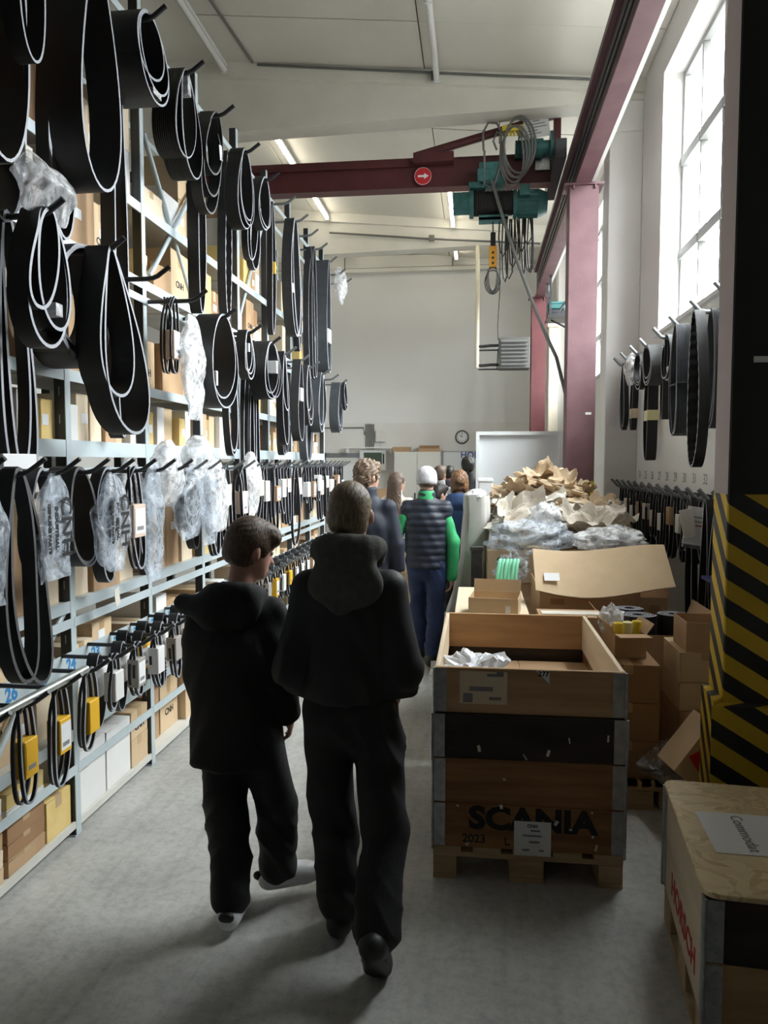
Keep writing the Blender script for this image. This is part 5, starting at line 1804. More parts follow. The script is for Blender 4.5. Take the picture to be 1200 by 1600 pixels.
for k in range(3, 14):
    r_ = random.Random(600 + k)
    mt, pr = palR[(k * 3) % 4]
    L_ = r_.uniform(.4, .6)
    me = belt_mesh(L=L_, W=.13, w=.02, t=.011, k=.7, turns=3, spread=.026, name='loop', seed=k + 20)
    st = r_.uniform(.1, .18)
    t = belt_thing('sleeved_belt', me, rlab('black belt in a ' + dR[mt], 'lower', k, 14), (WX - .17, loY[k], LZ), 'belts on the lower wall rail', w=.07, sleeve=(-st, -st - .15, .12, mt, None))
    rhang(k, .06, 'bare black belt by the wall', dict(L=r_.uniform(.45, .65), W=.14, w=.06, t=.012, k=.6), row='l')
rhang(2, .23, 'black belt in a long loop beside papers', dict(L=.95, W=.2, w=.05, t=.012, k=.5), row='l')
rhang(2, .1, 'wide black belt bunched near striped column', dict(L=.62, W=.24, w=.1, t=.012, k=.6, turns=2), row='l')
rhang(1, .2, 'large wide black belt hanging low', dict(L=.8, W=.3, w=.14, t=.012, k=.5), row='l')
rhang(3, .25, 'slim black belt looping over the big carton', dict(L=1.0, W=.22, w=.04, t=.011, k=.4), row='l')
t = thing('catalogue_bundle', 'white paper catalogue bundle hanging from the lower wall rail', 'papers', (WX - .27, loY[3] - .1, LZ - .04))
m = MB(); m.cbox((0, 0, -.14), (.13, .012, .27), 0, Matrix.Rotation(.15, 3, 'Y'))
obj('sheet', m, 'paper_white', t)
m = MB(); m.cbox((-.05, -.02, -.12), (.09, .01, .2), 0, Matrix.Rotation(-.2, 3, 'Y'))
obj('sheet', m, 'paper_light', t)
m = MB(); m.cbox((.0, -.012, -.29), (.17, .03, .02), 0, Matrix.Rotation(.15, 3, 'Y'))
obj('clip', m, 'galvanised', t)
for k in range(3):
    m = MB(); m.cbox((.02, -.0075, -.08 - .03 * k), (.08, .001, .008), 0, Matrix.Rotation(.15, 3, 'Y'))
    obj('print', m, 'ink_grey' if k < 2 else 'ink_red', t)

# cartons and table near the end wall
for (x, y, w, d, z, h, mt, l) in [(-2.05, 15.9, .5, .4, 0, .62, 'kraft', 'tall brown carton on the floor before the monitor'), (-2.05, 15.9, .46, .38, .622, .42, 'kraft_light', 'tan carton stacked below the monitor'), (-2.0, 15.9, .36, .3, 1.044, .2, 'kraft', 'small brown carton topping the stack below the monitor')]:
    carton('floor_carton', l, (x, y, z), w, d, h, mt, None, face='Y')
t = thing('packing_table', 'pale packing table laden with parcels in mid aisle', 'table', (-1.35, 10.6, 0))
m = MB(); m.box(-.5, .5, -.4, .4, .82, .86)
obj('top', m, 'ply_pale', t)
for sx in (-.46, .46):
    for sy in (-.36, .36):
        m = MB(); m.box(sx - .025, sx + .025, sy - .025, sy + .025, 0, .82)
        obj('leg', m, 'galvanised', t)
for k, (x, y, w, d, h, mt, l) in enumerate([(-1.55, 10.45, .42, .3, .28, 'carton_white', 'white parcel on the packing table'), (-1.08, 10.5, .34, .3, .24, 'kraft_pale', 'pale tan parcel on the packing table'), (-1.35, 10.82, .5, .24, .3, 'carton_yellow', 'yellowish parcel at the back of the packing table')]):
    carton('parcel', l, (x, y, .861), w, d, h, mt, None, face='Y')
carton('floor_carton', 'tan carton standing before the packing table', (-.78, 8.3, 0), .5, .4, .62, 'kraft_light', None, face='Y')
carton('floor_carton', 'pale carton on the tan carton before the packing table', (-.8, 8.3, .622), .4, .36, .3, 'kraft_pale', None, face='Y')

# ------------------------------------------------------------------ people: implicit surfaces -> one continuous mesh each
class SDF:
    """smooth union / cut of tapered capsules and ellipsoids, meshed with surface nets"""
    def __init__(s, k=.03):
        s.p = []; s.k = k
    def cap(s, a, b, ra, rb, k=None, sc=(1, 1, 1)):
        s.p.append(('cap', np.array(a, float), np.array(b, float), ra, rb, s.k if k is None else k, np.array(sc, float), 1)); return s
    def ell(s, c, r, M=None, k=None, op=1):
        s.p.append(('ell', np.array(c, float), np.array(r, float), np.array(M if M is not None else np.eye(3), float), None, s.k if k is None else k, None, op)); return s
    def plane(s, c, n, k=.004):
        """cuts away the side n points to"""
        n = np.array(n, float); n /= np.linalg.norm(n)
        s.p.append(('pl', np.array(c, float), n, None, None, k, None, -1)); return s
    def mesh(s, res):
        lo = np.full(3, 1e9); hi = -lo
        bb = []
        for q in s.p:
            if q[0] == 'cap':
                R = max(q[3], q[4]) * max(q[6])
                a = np.minimum(q[1], q[2]) - R; b = np.maximum(q[1], q[2]) + R
            elif q[0] == 'ell':
                R = max(q[2]); a = q[1] - R; b = q[1] + R
            else:
                bb.append(None); continue
            m_ = q[5] + 3 * res
            bb.append((a - m_, b + m_))
            if q[7] > 0:
                lo = np.minimum(lo, a); hi = np.maximum(hi, b)
        lo -= 4 * res; hi += 4 * res
        n = np.ceil((hi - lo) / res).astype(int) + 1
        ax = [lo[i] + res * np.arange(n[i]) for i in range(3)]
        D = np.full(n, .5, np.float32)
        for q, b in zip(s.p, bb):
            if b is None:
                sl = (slice(0, n[0]), slice(0, n[1]), slice(0, n[2]))
            else:
                i0 = np.clip(np.floor((b[0] - lo) / res).astype(int), 0, n); i1 = np.clip(np.ceil((b[1] - lo) / res).astype(int) + 1, 0, n)
                if np.any(i1 <= i0):
                    continue
                sl = tuple(slice(i0[i], i1[i]) for i in range(3))
            X = ax[0][sl[0]][:, None, None]; Y = ax[1][sl[1]][None, :, None]; Z = ax[2][sl[2]][None, None, :]
            if q[0] == 'cap':
                a, c, ra, rb, sc = q[1], q[2], q[3], q[4], q[6]
                d = c - a; L2 = max(float((d / sc) @ (d / sc)), 1e-9)
                px, py, pz = (X - a[0]) / sc[0], (Y - a[1]) / sc[1], (Z - a[2]) / sc[2]
                e = d / sc
                t = np.clip((px * e[0] + py * e[1] + pz * e[2]) / L2, 0, 1)
                dist = np.sqrt((px - t * e[0]) ** 2 + (py - t * e[1]) ** 2 + (pz - t * e[2]) ** 2) - (ra + (rb - ra) * t)
                dist = dist * min(sc)
            elif q[0] == 'ell':
                c, r, M = q[1], q[2], q[3]
                x, y, z = X - c[0], Y - c[1], Z - c[2]
                u = (M[0, 0] * x + M[1, 0] * y + M[2, 0] * z) / r[0]
                v = (M[0, 1] * x + M[1, 1] * y + M[2, 1] * z) / r[1]
                w = (M[0, 2] * x + M[1, 2] * y + M[2, 2] * z) / r[2]
                k0 = np.sqrt(u * u + v * v + w * w)
                k1 = np.sqrt((u / r[0]) ** 2 + (v / r[1]) ** 2 + (w / r[2]) ** 2) + 1e-9
                dist = k0 * (k0 - 1) / k1
            else:
                nn = q[2]
                dist = -((X - q[1][0]) * nn[0] + (Y - q[1][1]) * nn[1] + (Z - q[1][2]) * nn[2])
            cur = D[sl]; k = max(q[5], 1e-4)
            if q[7] > 0:
                h = np.clip(.5 + .5 * (cur - dist) / k, 0, 1)
                D[sl] = cur * (1 - h) + dist * h - k * h * (1 - h)
            else:
                ng = -dist
                h = np.clip(.5 - .5 * (cur - ng) / k, 0, 1)
                D[sl] = cur * (1 - h) + ng * h + k * h * (1 - h)
        # surface nets
        S = D < 0
        c8 = np.zeros(np.array(n) - 1, np.int8)
        for i in (0, 1):
            for j in (0, 1):
                for k in (0, 1):
                    c8 += S[i:n[0] - 1 + i, j:n[1] - 1 + j, k:n[2] - 1 + k]
        act = (c8 > 0) & (c8 < 8)
        idx = -np.ones(act.shape, np.int64)
        cells = np.argwhere(act)
        idx[act] = np.arange(len(cells))
        acc = np.zeros((len(cells), 3)); cnt = np.zeros(len(cells))
        offs = [(0, 0), (0, 1), (1, 0), (1, 1)]
        for axis in range(3):
            for (p, q) in offs:
                o0 = [0, 0, 0]; oth = [a for a in range(3) if a != axis]
                o0[oth[0]] = p; o0[oth[1]] = q
                o1 = list(o0); o1[axis] = 1
                A = D[cells[:, 0] + o0[0], cells[:, 1] + o0[1], cells[:, 2] + o0[2]]
                B = D[cells[:, 0] + o1[0], cells[:, 1] + o1[1], cells[:, 2] + o1[2]]
                m_ = (A < 0) != (B < 0)
                t = np.where(m_, A / np.where(A - B == 0, 1, A - B), 0)
                pt = np.zeros((len(cells), 3)); pt[:, oth[0]] = p; pt[:, oth[1]] = q; pt[:, axis] = t
                acc[m_] += pt[m_]; cnt[m_] += 1
        V = lo + res * (cells + acc / np.maximum(cnt, 1)[:, None])
        F = []
        for axis in range(3):
            sa = [slice(0, n[i]) for i in range(3)]; sb = list(sa)
            sa[axis] = slice(0, n[axis] - 1); sb[axis] = slice(1, n[axis])
            ch = S[tuple(sa)] != S[tuple(sb)]
            e = np.argwhere(ch)
            oth = [a for a in range(3) if a != axis]
            ok = (e[:, oth[0]] > 0) & (e[:, oth[1]] > 0) & (e[:, oth[0]] < n[oth[0]] - 1) & (e[:, oth[1]] < n[oth[1]] - 1)
            e = e[ok]
            def ci(du, dv):
                g = e.copy(); g[:, oth[0]] -= du; g[:, oth[1]] -= dv
                return idx[g[:, 0], g[:, 1], g[:, 2]]
            quad = np.stack([ci(1, 1), ci(0, 1), ci(0, 0), ci(1, 0)], 1)
            ins = S[e[:, 0], e[:, 1], e[:, 2]]
            flip = ins if axis != 1 else ~ins
            quad[~flip] = quad[~flip][:, ::-1]
            F.append(quad)
        F = np.concatenate(F)
        F = F[(F >= 0).all(1)]
        return V, F

def sdf_obj(name, sd, res, mats, parent, disp=None, tag_=None, loc=None, rz=0., smooth=1):
    V, F = sd.mesh(res)
    if smooth:
        for _ in range(smooth):       # light laplacian on quad edges
            acc = np.zeros_like(V); c = np.zeros(len(V))
            for a, b in ((0, 1), (1, 2), (2, 3), (3, 0)):
                np.add.at(acc, F[:, a], V[F[:, b]]); np.add.at(c, F[:, a], 1)
                np.add.at(acc, F[:, b], V[F[:, a]]); np.add.at(c, F[:, b], 1)
            V = V * .5 + .5 * acc / np.maximum(c, 1)[:, None]
    if disp is not None:
        nrm = np.zeros_like(V)
        fn = np.cross(V[F[:, 2]] - V[F[:, 0]], V[F[:, 3]] - V[F[:, 1]])
        for a in range(4):
            np.add.at(nrm, F[:, a], fn)
        nrm /= np.linalg.norm(nrm, axis=1)[:, None] + 1e-12
        V = V + nrm * disp(V)[:, None]
    me = bpy.data.meshes.new(name)
    me.from_pydata(V.tolist(), [], F.tolist())
    for mm in (mats if isinstance(mats, (list, tuple)) else [mats]):
        me.materials.append(MATS[mm])
    me.shade_smooth()
    me.update()
    o = bpy.data.objects.new(name, me)
    link(o, parent)
    if loc is not None:
        o.location = loc; o.rotation_euler = (0, 0, rz)
    return o

def folds(amp, f=1., seed=0., dirz=1.):
    def fn(V):
        x, y, z = V[:, 0], V[:, 1], V[:, 2]
        a = np.sin(z * 34 * f + 6 * np.sin(x * 9 + seed) + 4 * np.sin(y * 11)) * (.5 + .5 * np.sin(x * 13 + z * 7 + seed))
        b = np.sin(z * 17 * f + 11 * x * dirz + seed * 2 + 3 * np.sin(y * 8))
        g = 1 - np.abs(np.sin(z * 21 * f + 13 * np.abs(x) + 5 * np.sin(x * 7 + seed) + 4 * np.sin(y * 9 + z * 3))) ** .6
        return amp * (a * .5 + b * .4 + g * .9 * (.5 + .5 * np.sin(z * 9 + x * 6 + seed)))
    return fn
def rotz(a):
    c, s = math.cos(a), math.sin(a); return np.array(((c, -s, 0), (s, c, 0), (0, 0, 1)))
def rotx(a):
    c, s = math.cos(a), math.sin(a); return np.array(((1, 0, 0), (0, c, -s), (0, s, c)))

def person(label, loc, rz=0., H=1.75, J=None, yaw=0., pitch=0., hair='short', hair_m='hair_brown', top=None, sleeves=None, bottom='cloth_trouser', shoes='shoe_black', hood=None, hem=.93, sl_r=(.062, .05), wide=1., leg_r=(.1, .075, .062), res=.012, hands='fist', quilt=False, feet=None, skin='skin', collar=None, vest=None, group=None, hood_tip=None):
    s = H / 1.75
    D = dict(head=(0, .015, 1.635), neck=(0, -.02, 1.47), chest=(0, 0, 1.28), belly=(0, .0, 1.08), pelvis=(0, 0, .94))
    for sd, nm in ((-1, 'L'), (1, 'R')):
        D['sh' + nm] = (.165 * sd, -.01, 1.405); D['el' + nm] = (.215 * sd, -.015, 1.13); D['wr' + nm] = (.225 * sd, .05, .89)
        D['hip' + nm] = (.088 * sd, 0, .92); D['kn' + nm] = (.092 * sd, .015, .5); D['an' + nm] = (.09 * sd, -.01, .085)
    D = {k: np.array(v) * s for k, v in D.items()}
    if J:
        for k, v in J.items():
            D[k] = np.array(v, float)
    hd = D['head']
    R = rotz(yaw) @ rotx(pitch)
    hs = .235 / .235 * (s ** .5)
    def hp(x, y, z):
        return hd + R @ (np.array((x, y, z)) * hs)
    # ---- body: head, neck, trunk, limbs, hands in one surface
    b = SDF(.025)
    b.ell(hp(0, -.008, .022), np.array((.074, .094, .092)) * hs, R)
    b.ell(hp(0, .035, -.045), np.array((.057, .058, .07)) * hs, R, .03)
    b.ell(hp(0, .066, -.085), np.array((.026, .024, .02)) * hs, R, .02)
    b.cap(hp(0, .084, .012), hp(0, .106, -.028), .009 * hs, .014 * hs, .012)
    b.ell(hp(0, .082, .03), np.array((.045, .014, .012)) * hs, R, .015)
    b.ell(hp(0, .09, -.058), np.array((.022, .012, .007)) * hs, R, .008)
    b.ell(hp(0, .088, -.07), np.array((.02, .012, .008)) * hs, R, .008)
    for sd in (-1, 1):
        Re = R @ rotz(-.35 * sd)
        b.ell(hp(.078 * sd, -.008, -.008), np.array((.011, .02, .032)) * hs, Re, .006)
        b.ell(hp(.078 * sd, .0, -.028), np.array((.01, .011, .012)) * hs, Re, .006)
        b.ell(hp(.032 * sd, .09, .012), np.array((.016, .012, .011)) * hs, R, .008, -1)
    nb_ = (D['shL'] + D['shR']) / 2 + np.array((0, -.005, .02))
    b.cap(hp(0, -.015, -.06), nb_, .052 * s, .058 * s, .03)
    b.cap(nb_ - np.array((0, 0, .03)), D['chest'], .07 * s, .115 * s, .04, (1.15, .75, 1))
    b.cap(D['chest'], D['belly'], .12 * s, .11 * s, .05, (1.15, .75, 1))
    b.cap(D['belly'], D['pelvis'], .115 * s, .125 * s, .05, (1.15, .8, 1))
    for nm, sd in (('L', -1), ('R', 1)):
        sh, el, wr = D['sh' + nm], D['el' + nm], D['wr' + nm]
        b.cap(sh, el, .04 * s, .034 * s, .02); b.cap(el, wr, .036 * s, .025 * s, .02)
        d = (wr - el) / np.linalg.norm(wr - el)
        # palm and five fingers
        fw = np.array((0, 1, 0.)) - d * d[1]; fw /= np.linalg.norm(fw) + 1e-9
        sdv = np.cross(d, fw)
        pc = wr + d * .055 * s
        M = np.stack([sdv, fw, d], 1)
        b.ell(pc, np.array((.018, .04, .05)) * s, M, .012)
        for q in range(4):
            base = wr + d * .09 * s + fw * (.03 - .02 * q) * s
            L = (.07, .078, .072, .056)[q] * s
            mid = base + d * L * .5 - sdv * sd * .012 * s
            tip = mid + d * L * .38 - sdv * sd * .032 * s
            b.cap(base, mid, .0095 * s, .009 * s, .006); b.cap(mid, tip, .009 * s, .0075 * s, .004)
        tb = wr + d * .03 * s + fw * .03 * s
        tm = tb + d * .035 * s + fw * .03 * s - sdv * sd * .01 * s
        b.cap(tb, tm, .013 * s, .011 * s, .008); b.cap(tm, tm + d * .03 * s + fw * .004 * s, .011 * s, .008 * s, .005)
        hi, kn, an = D['hip' + nm], D['kn' + nm], D['an' + nm]
        b.cap(hi, kn, .08 * s, .052 * s, .03); b.cap(kn, an, .05 * s, .033 * s, .02)
        ft = feet[nm] if feet else np.array((0, 1, 0))
        ft = np.array(ft, float); ft /= np.linalg.norm(ft)
        sl0 = np.array((0, 0, -1.)) - ft * (-ft[2]); sl0 /= np.linalg.norm(sl0)
        b.cap(an, an + ft * .11 * s + sl0 * .045 * s, .032 * s, .022 * s, .02)
    p = sdf_obj('person', b, min(res, .0085) if hands == 'show' else res, skin, None, None, loc=loc, rz=rz)
    tag(p, label, 'person', group)
    # eyes
    for sd in (-1, 1):
        m = MB(); m.grid(lambda u, v: (.0115 * math.cos(2 * PI * u) * math.cos(PI * (v - .5)), .0115 * math.sin(2 * PI * u) * math.cos(PI * (v - .5)), .0115 * math.sin(PI * (v - .5))), 10, 7, 0, True, closed_u=True)
        e = obj('eye', m, 'eye_white', p, tuple(hp(.032 * sd, .078, .011)))
    # ---- hair
    hS = SDF(.02)
    if hair == 'beanie':
        hS.ell(hp(0, -.008, .04), np.array((.09, .107, .092)) * hs, R)
        hS.ell(hp(0, -.008, .0), np.array((.091, .108, .06)) * hs, R, .02)
        hS.plane(hp(0, -.01, -.03), R @ np.array((0, .15, -1)))
        sdf_obj('beanie', hS, .009, hair_m, p, lambda V: .002 * np.sin(np.arctan2(V[:, 1] - hd[1], V[:, 0] - hd[0]) * 42))
        h2 = SDF(.015); h2.ell(hp(0, -.03, -.02), np.array((.073, .078, .05)) * hs, R); h2.plane(hp(0, .03, 0), R @ np.array((0, 1, .0))); h2.plane(hp(0, 0, -.055), R @ np.array((0, 0, -1)))
        sdf_obj('hair', h2, .009, 'hair_brown', p)
    else:
        vol = {'short': 1., 'fringe': 1.1, 'crop': .93, 'long': 1.05, 'bun': 1.1, 'curl': 1.15}[hair]
        hS.ell(hp(0, -.014, .034), np.array((.083 * (.5 + .5 * vol), .1 * (.5 + .5 * vol), .098 * vol)) * hs, R)
        hS.ell(hp(0, -.045, -.03), np.array((.072, .062, .07)) * hs, R, .03)
        if hair in ('fringe', 'short', 'curl'):
            hS.ell(hp(.01, .05, .09), np.array((.06, .05, .035)) * hs, R, .03)
        # cut the face and the neck free
        hS.ell(hp(0, .115, -.045), np.array((.085, .085, .1)) * hs, R, .015, -1)
        if hair in ('fringe',):
            hS.ell(hp(.02, .075, .065), np.array((.055, .03, .035)) * hs, R @ rotx(-.5), .02)
        hS.plane(hp(0, -.05, -.075), R @ np.array((0, -.15, -1)), .02)
        for sd in (-1, 1):
            hS.ell(hp(.085 * sd, .004, -.03), np.array((.022, .03, .045)) * hs, R, .01, -1)
        if hair == 'long':
            sh = nb_
            for q in range(5):
                x = -.06 + .03 * q
                hS.cap(hp(x, -.05, .0), sh + np.array((x * 1.1, -.1, -.2 - .02 * (q % 2))), .045, .03, .03)
        if hair == 'bun':
            hS.ell(hp(0, -.105, .03), np.array((.055, .045, .05)) * hs, R, .012)
            hS.cap(hp(.05, -.03, -.02), hp(.07, -.02, -.16), .04, .025, .03)
            hS.cap(hp(-.05, -.03, -.02), hp(-.06, -.04, -.12), .035, .02, .03)
        def hd_disp(V):
            q = (V - hd) @ R
            an_ = np.arctan2(q[:, 0], q[:, 2] + .02)
            am = {'crop': .0018, 'short': .003, 'fringe': .0018, 'long': .004, 'bun': .006, 'curl': .008}[hair]
            return am * (np.sin(an_ * 38 + 9 * q[:, 1] / .1 + 5 * np.sin(q[:, 1] * 40)) * .6 + (.6 if hair in ('curl', 'bun') else .15) * np.sin(q[:, 1] * 130 + an_ * 11 + 3 * np.sin(an_ * 7)))
        sdf_obj('hair', hS, min(res, .008), hair_m, p, hd_disp)
    # ---- trousers
    tr = SDF(.03)
    pv = D['pelvis']
    tr.cap(pv + np.array((0, 0, .06)) * s, pv - np.array((0, 0, .04)) * s, .132 * s * wide, .142 * s * wide, .04, (1.12, .82, 1))
    for nm in 'LR':
        hi, kn, an = D['hip' + nm], D['kn' + nm], D['an' + nm]
        tr.cap(hi, kn, leg_r[0] * s * wide, leg_r[1] * s * wide, .03)
        e = an - (an - kn) / np.linalg.norm(an - kn) * .035 * s
        tr.cap(kn, e, leg_r[1] * s * wide, leg_r[2] * s * wide, .02)
    tf = folds(.0105, 1.0, H * 7)
    sdf_obj('trousers', tr, res, bottom, p, tf)
    # ---- shoes
    for nm in 'LR':
        an = D['an' + nm]; kn = D['kn' + nm]
        ft = np.array(feet[nm] if feet else (0, 1, -.0), float)
        if not feet:
            ft = np.array((.12 * (1 if nm == 'R' else -1), 1, 0))
        ft /= np.linalg.norm(ft)
        sol = np.array((0, 0, -1.)) - ft * (-ft[2]); sol /= np.linalg.norm(sol)
        f = SDF(.02)
        heel = an - ft * .05 * s + sol * .03 * s
        ball = an + ft * .12 * s + sol * .05 * s
        toe = an + ft * .185 * s + sol * .052 * s
        f.cap(heel, ball, .045 * s, .046 * s, .02); f.cap(ball, toe, .046 * s, .034 * s, .02)
        f.cap(an, heel, .05 * s, .046 * s, .02); f.cap(an, ball, .05 * s, .04 * s, .03)
        f.plane(an + sol * .083 * s, sol, .003)
        so = sdf_obj('shoe', f, .009, shoes, p)
        # sole
        g = SDF(.01)
        side = np.cross(ft, sol)
        g.cap(heel, ball, .051 * s, .053 * s, .01); g.cap(ball, toe, .053 * s, .04 * s, .01)
        g.plane(an + sol * .0855 * s, sol, .002); g.plane(an + sol * .058 * s, -sol, .002)
        sdf_obj('sole', g, .008, 'shoe_white' if shoes != 'shoe_black' else ('sleeve_yellow' if 'quilted' in label else 'shoe_black'), so)
        if shoes == 'shoe_white':
            g = SDF(.006)
            g.ell(heel - ft * .036 * s - sol * .022 * s, np.array((.036, .018, .024)) * s, None, .004)
            o = sdf_obj('heel_tab', g, .006, 'shoe_black', so)
    # ---- top garment
    T = SDF(.045)
    w = wide
    hz_ = hem * s if hem < 5 else hem
    T.cap(nb_ + np.array((0, 0, -.03)), D['chest'], .098 * s * w, .15 * s * w, .06, (1.22, .85, 1))
    T.cap(D['chest'], D['belly'], .152 * s * w, .142 * s * w, .05, (1.22, .85, 1))
    low = np.array((D['pelvis'][0], D['pelvis'][1], hz_ - .04))
    T.cap(D['belly'], low, .142 * s * w, .15 * s * w, .05, (1.18, .88, 1))
    for nm in 'LR':
        T.cap(nb_ + np.array((0, 0, -.015)), D['sh' + nm], .062 * s, .05 * s, .04)
    sl = T if sleeves is None else SDF(.03)
    for nm in 'LR':
        sh, el, wr = D['sh' + nm], D['el' + nm], D['wr' + nm]
        if sleeves is not None:
            T.cap(sh, sh + (el - sh) * .12, .056 * s, .06 * s, .03)
            for nm2 in ():
                pass
        sl.cap(sh + (np.zeros(3) if sleeves is None else (nb_ - sh) * .15), el, sl_r[0] * s * .88, sl_r[0] * s, .03)
        e = wr + (wr - el) / np.linalg.norm(wr - el) * .012
        sl.cap(el, e, sl_r[0] * s, sl_r[1] * s, .02)
    T.plane((0, 0, hz_), (0, 0, -1), .01)
    if collar is None:
        collar = nb_[2] + .135 * s
    if hood is None:
        T.cap(nb_ + np.array((0, -.008, -.02)), nb_ + np.array((0, .006, .125)) * s, .082 * s, .07 * s, .03, (1, .95, 1))
        T.plane((0, 0, collar), (0, 0, 1), .006)
    f_ = folds(.008, .8, H * 3)
    if quilt:
        def f_(V):
            q = np.abs(np.sin(V[:, 2] * PI / .062))
            body = np.exp(-((np.abs(V[:, 0]) / .24) ** 8))
            return .011 * (q ** .6 - .6) * body + .002 * np.sin(V[:, 0] * 60 + V[:, 2] * 31)
    nm_ = 'vest' if quilt else ('hoodie' if hood == 'hoodie' else 'jacket')
    to = sdf_obj(nm_, T, res, top, p, f_)
    if sleeves is not None:
        sdf_obj('pullover_sleeves', sl, res, sleeves, p, folds(.005, 1.2, 2))
        c_ = SDF(.02)
        c_.cap(nb_ + np.array((0, -.005, .0)), nb_ + np.array((0, .006, .115)), .08 * s, .074 * s, .02)
        c_.plane((0, 0, nb_[2] + .125), (0, 0, 1), .006)
        sdf_obj('collar', c_, res, sleeves, p)
    if hood:
        h = SDF(.03)
        rr = .098 * s
        n0 = nb_ + np.array((0, -.012, .125 if hood == 'jacket' else .05)) * s
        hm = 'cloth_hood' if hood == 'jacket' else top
        ring = []
        for q in range(14):
            a = 2 * PI * q / 14
            dip = -.05 * (math.sin(a) > .3) * math.sin(a)
            ring.append(n0 + np.array((math.cos(a) * rr * 1.08, math.sin(a) * rr * .85, .022 * -math.sin(a) + dip)))
        for q in range(14):
            h.cap(ring[q], ring[(q + 1) % 14], .03 * s, .03 * s, .02, (1, 1, 1.25))
        h.cap(nb_ + np.array((-.08, -.085, .0)) * s, nb_ + np.array((.08, -.085, .0)) * s, .045 * s, .045 * s, .04, (1, .8, 1))
        if hood_tip is not None:
            h.cap(nb_ + np.array((-.06, -.07, -.01)), hood_tip, .06, .036, .05)
        h.cap(nb_ + np.array((0, -.095, .04)) * s, nb_ + np.array((0, -.1, -.07)) * s, .072 * s, .042 * s, .06, (1.3, .55, 1)) if hood == 'jacket' else h.cap(nb_ + np.array((0, -.09, .0)) * s, nb_ + np.array((0, -.095, -.07)) * s, .06 * s, .04 * s, .05, (1.3, .55, 1))
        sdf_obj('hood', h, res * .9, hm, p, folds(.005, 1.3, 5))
    return p, D

# --- man in dark jacket, walking, hands in pockets
JM = dict(head=(0, .025, 1.61), shL=(-.145, -.01, 1.345), shR=(.15, -.01, 1.35), elL=(-.193, -.06, 1.06), elR=(.2, -.06, 1.07), wrL=(-.165, .07, .95), wrR=(.17, .07, .95),
          chest=(0, 0, 1.25), belly=(.0, 0, 1.08), pelvis=(.0, 0, .92), hipL=(-.082, .0, .88), hipR=(.092, .0, .88), knL=(-.075, .06, .48), anL=(-.05, .08, .09), knR=(.135, -.03, .48), anR=(.125, -.225, .175))
person('person in black hooded jacket and wide dark trousers walking with hands in pockets', (-.455, 2.72, 0), 0, 1.72, JM, yaw=.0, pitch=-.05, hair='crop', hair_m='hair_sandy', top='cloth_jacket', hood='jacket', hem=.965, sl_r=(.071, .06), wide=1.0, leg_r=(.095, .086, .082), res=.01, bottom='cloth_trouser', feet=dict(L=(-.05, 1, 0), R=(.02, .72, -.70)))
# --- boy in black hoodie looking right
JB = dict(head=(.03, .03, 1.458), shL=(-.15, -.02, 1.225), shR=(.125, .0, 1.225), elL=(-.18, .02, .985), elR=(.15, -.02, .985), wrL=(-.09, .2, .96), wrR=(.168, .04, .83),
          chest=(-.02, 0, 1.11), belly=(-.03, 0, .95), pelvis=(-.035, 0, .8), hipL=(-.1, 0, .78), hipR=(.065, 0, .78), knL=(-.065, .0, .43), anL=(-.03, -.07, .09), knR=(.115, .06, .44), anR=(.1, .15, .12))
person('person in black hoodie and white sneakers looking towards the rack', (-.9, 2.85, 0), 0, 1.57, JB, yaw=-.85, pitch=-.3, hair='fringe', hair_m='hair_brown', top='cloth_black', hood='hoodie', hem=.705, sl_r=(.066, .058), wide=1.12, leg_r=(.09, .08, .076), res=.01, hood_tip=(-.215, -.04, 1.262), shoes='shoe_white', bottom='cloth_trouser', hands='show', feet=dict(L=(-.05, 1, 0.), R=(.9, .38, .12)), skin='skin_pink')
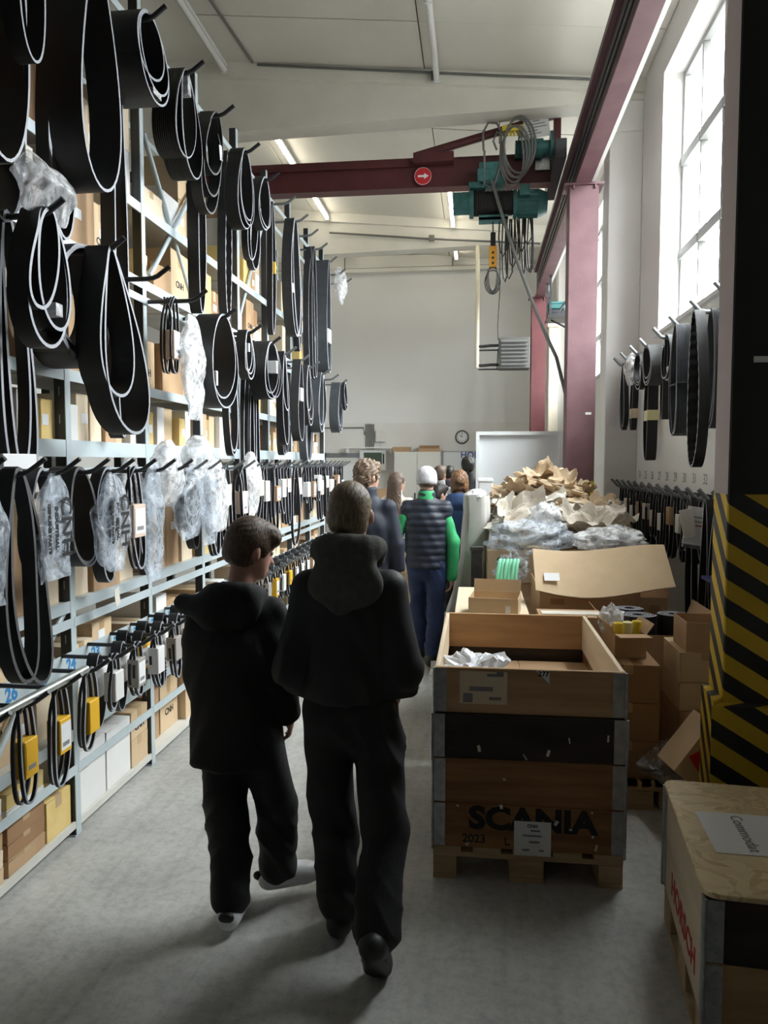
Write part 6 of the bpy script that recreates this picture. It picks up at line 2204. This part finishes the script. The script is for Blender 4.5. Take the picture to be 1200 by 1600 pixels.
# --- quilted vest
JG = dict(head=(-.0, .02, 1.635), elL=(-.27, -.02, 1.13), wrL=(-.285, .05, .9), elR=(.235, -.02, 1.1), wrR=(.225, .0, .81), hipR=(.08, 0, .9), knR=(.085, .03, .48), anR=(.06, -.07, .09), knL=(-.075, .14, .5), anL=(-.07, .24, .09))
person('person in navy quilted vest over green pullover, jeans and pale beanie', (-.435, 6.72, 0), 0, 1.75, JG, yaw=0, pitch=-.05, hair='beanie', hair_m='beanie', top='cloth_navy', sleeves='cloth_green', hem=.87, quilt=True, res=.012, bottom='cloth_jeans', hands='show', sl_r=(.058, .05), wide=1.02, leg_r=(.09, .074, .066))
# --- others further along
person('person with tousled brown hair in dark navy jacket facing the end wall', (-.85, 5.95, 0), 0, 1.8, dict(elR=(.235, -.01, 1.16), wrR=(.24, .03, .92)), yaw=-.75, pitch=-.1, hair='curl', hair_m='hair_light', top='cloth_dknavy', hem=.92, res=.013, wide=.97)
person('person with long straight brown hair in cream pullover', (-.93, 9.0, 0), -.3, 1.66, None, yaw=-.5, hair='long', hair_m='hair_brown', top='cloth_cream', hem=.9, res=.015, bottom='cloth_jeans', wide=.92)
person('person with short brown hair in grey pullover beyond the vest wearer', (-.5, 10.6, 0), -.1, 1.74, None, yaw=-.4, hair='short', hair_m='hair_brown', top='cloth_grey', hem=.9, res=.016)
person('person with dark hair in dark plum hoodie before the writing board', (-.43, 12.2, 0), 0, 1.73, None, hair='short', hair_m='hair_black', top='cloth_plum', hood='hoodie', hem=.9, res=.018)
person('tall person with black hair in black jacket beside the writing board', (-.13, 11.2, 0), .1, 1.86, None, hair='curl', hair_m='hair_black', top='cloth_black', hem=.9, res=.018)
person('person with auburn hair bun in blue and black hooded jacket', (-.17, 7.66, 0), .05, 1.7, None, hair='bun', hair_m='hair_auburn', top='cloth_blue', hood='hoodie', hem=.95, res=.014, wide=1.05)
person('short person with dark hair bending behind the vest wearer', (-.42, 8.55, 0), -.4, 1.54, None, yaw=-.5, pitch=-.2, hair='short', hair_m='hair_black', top='cloth_plum', hem=.9, res=.017)
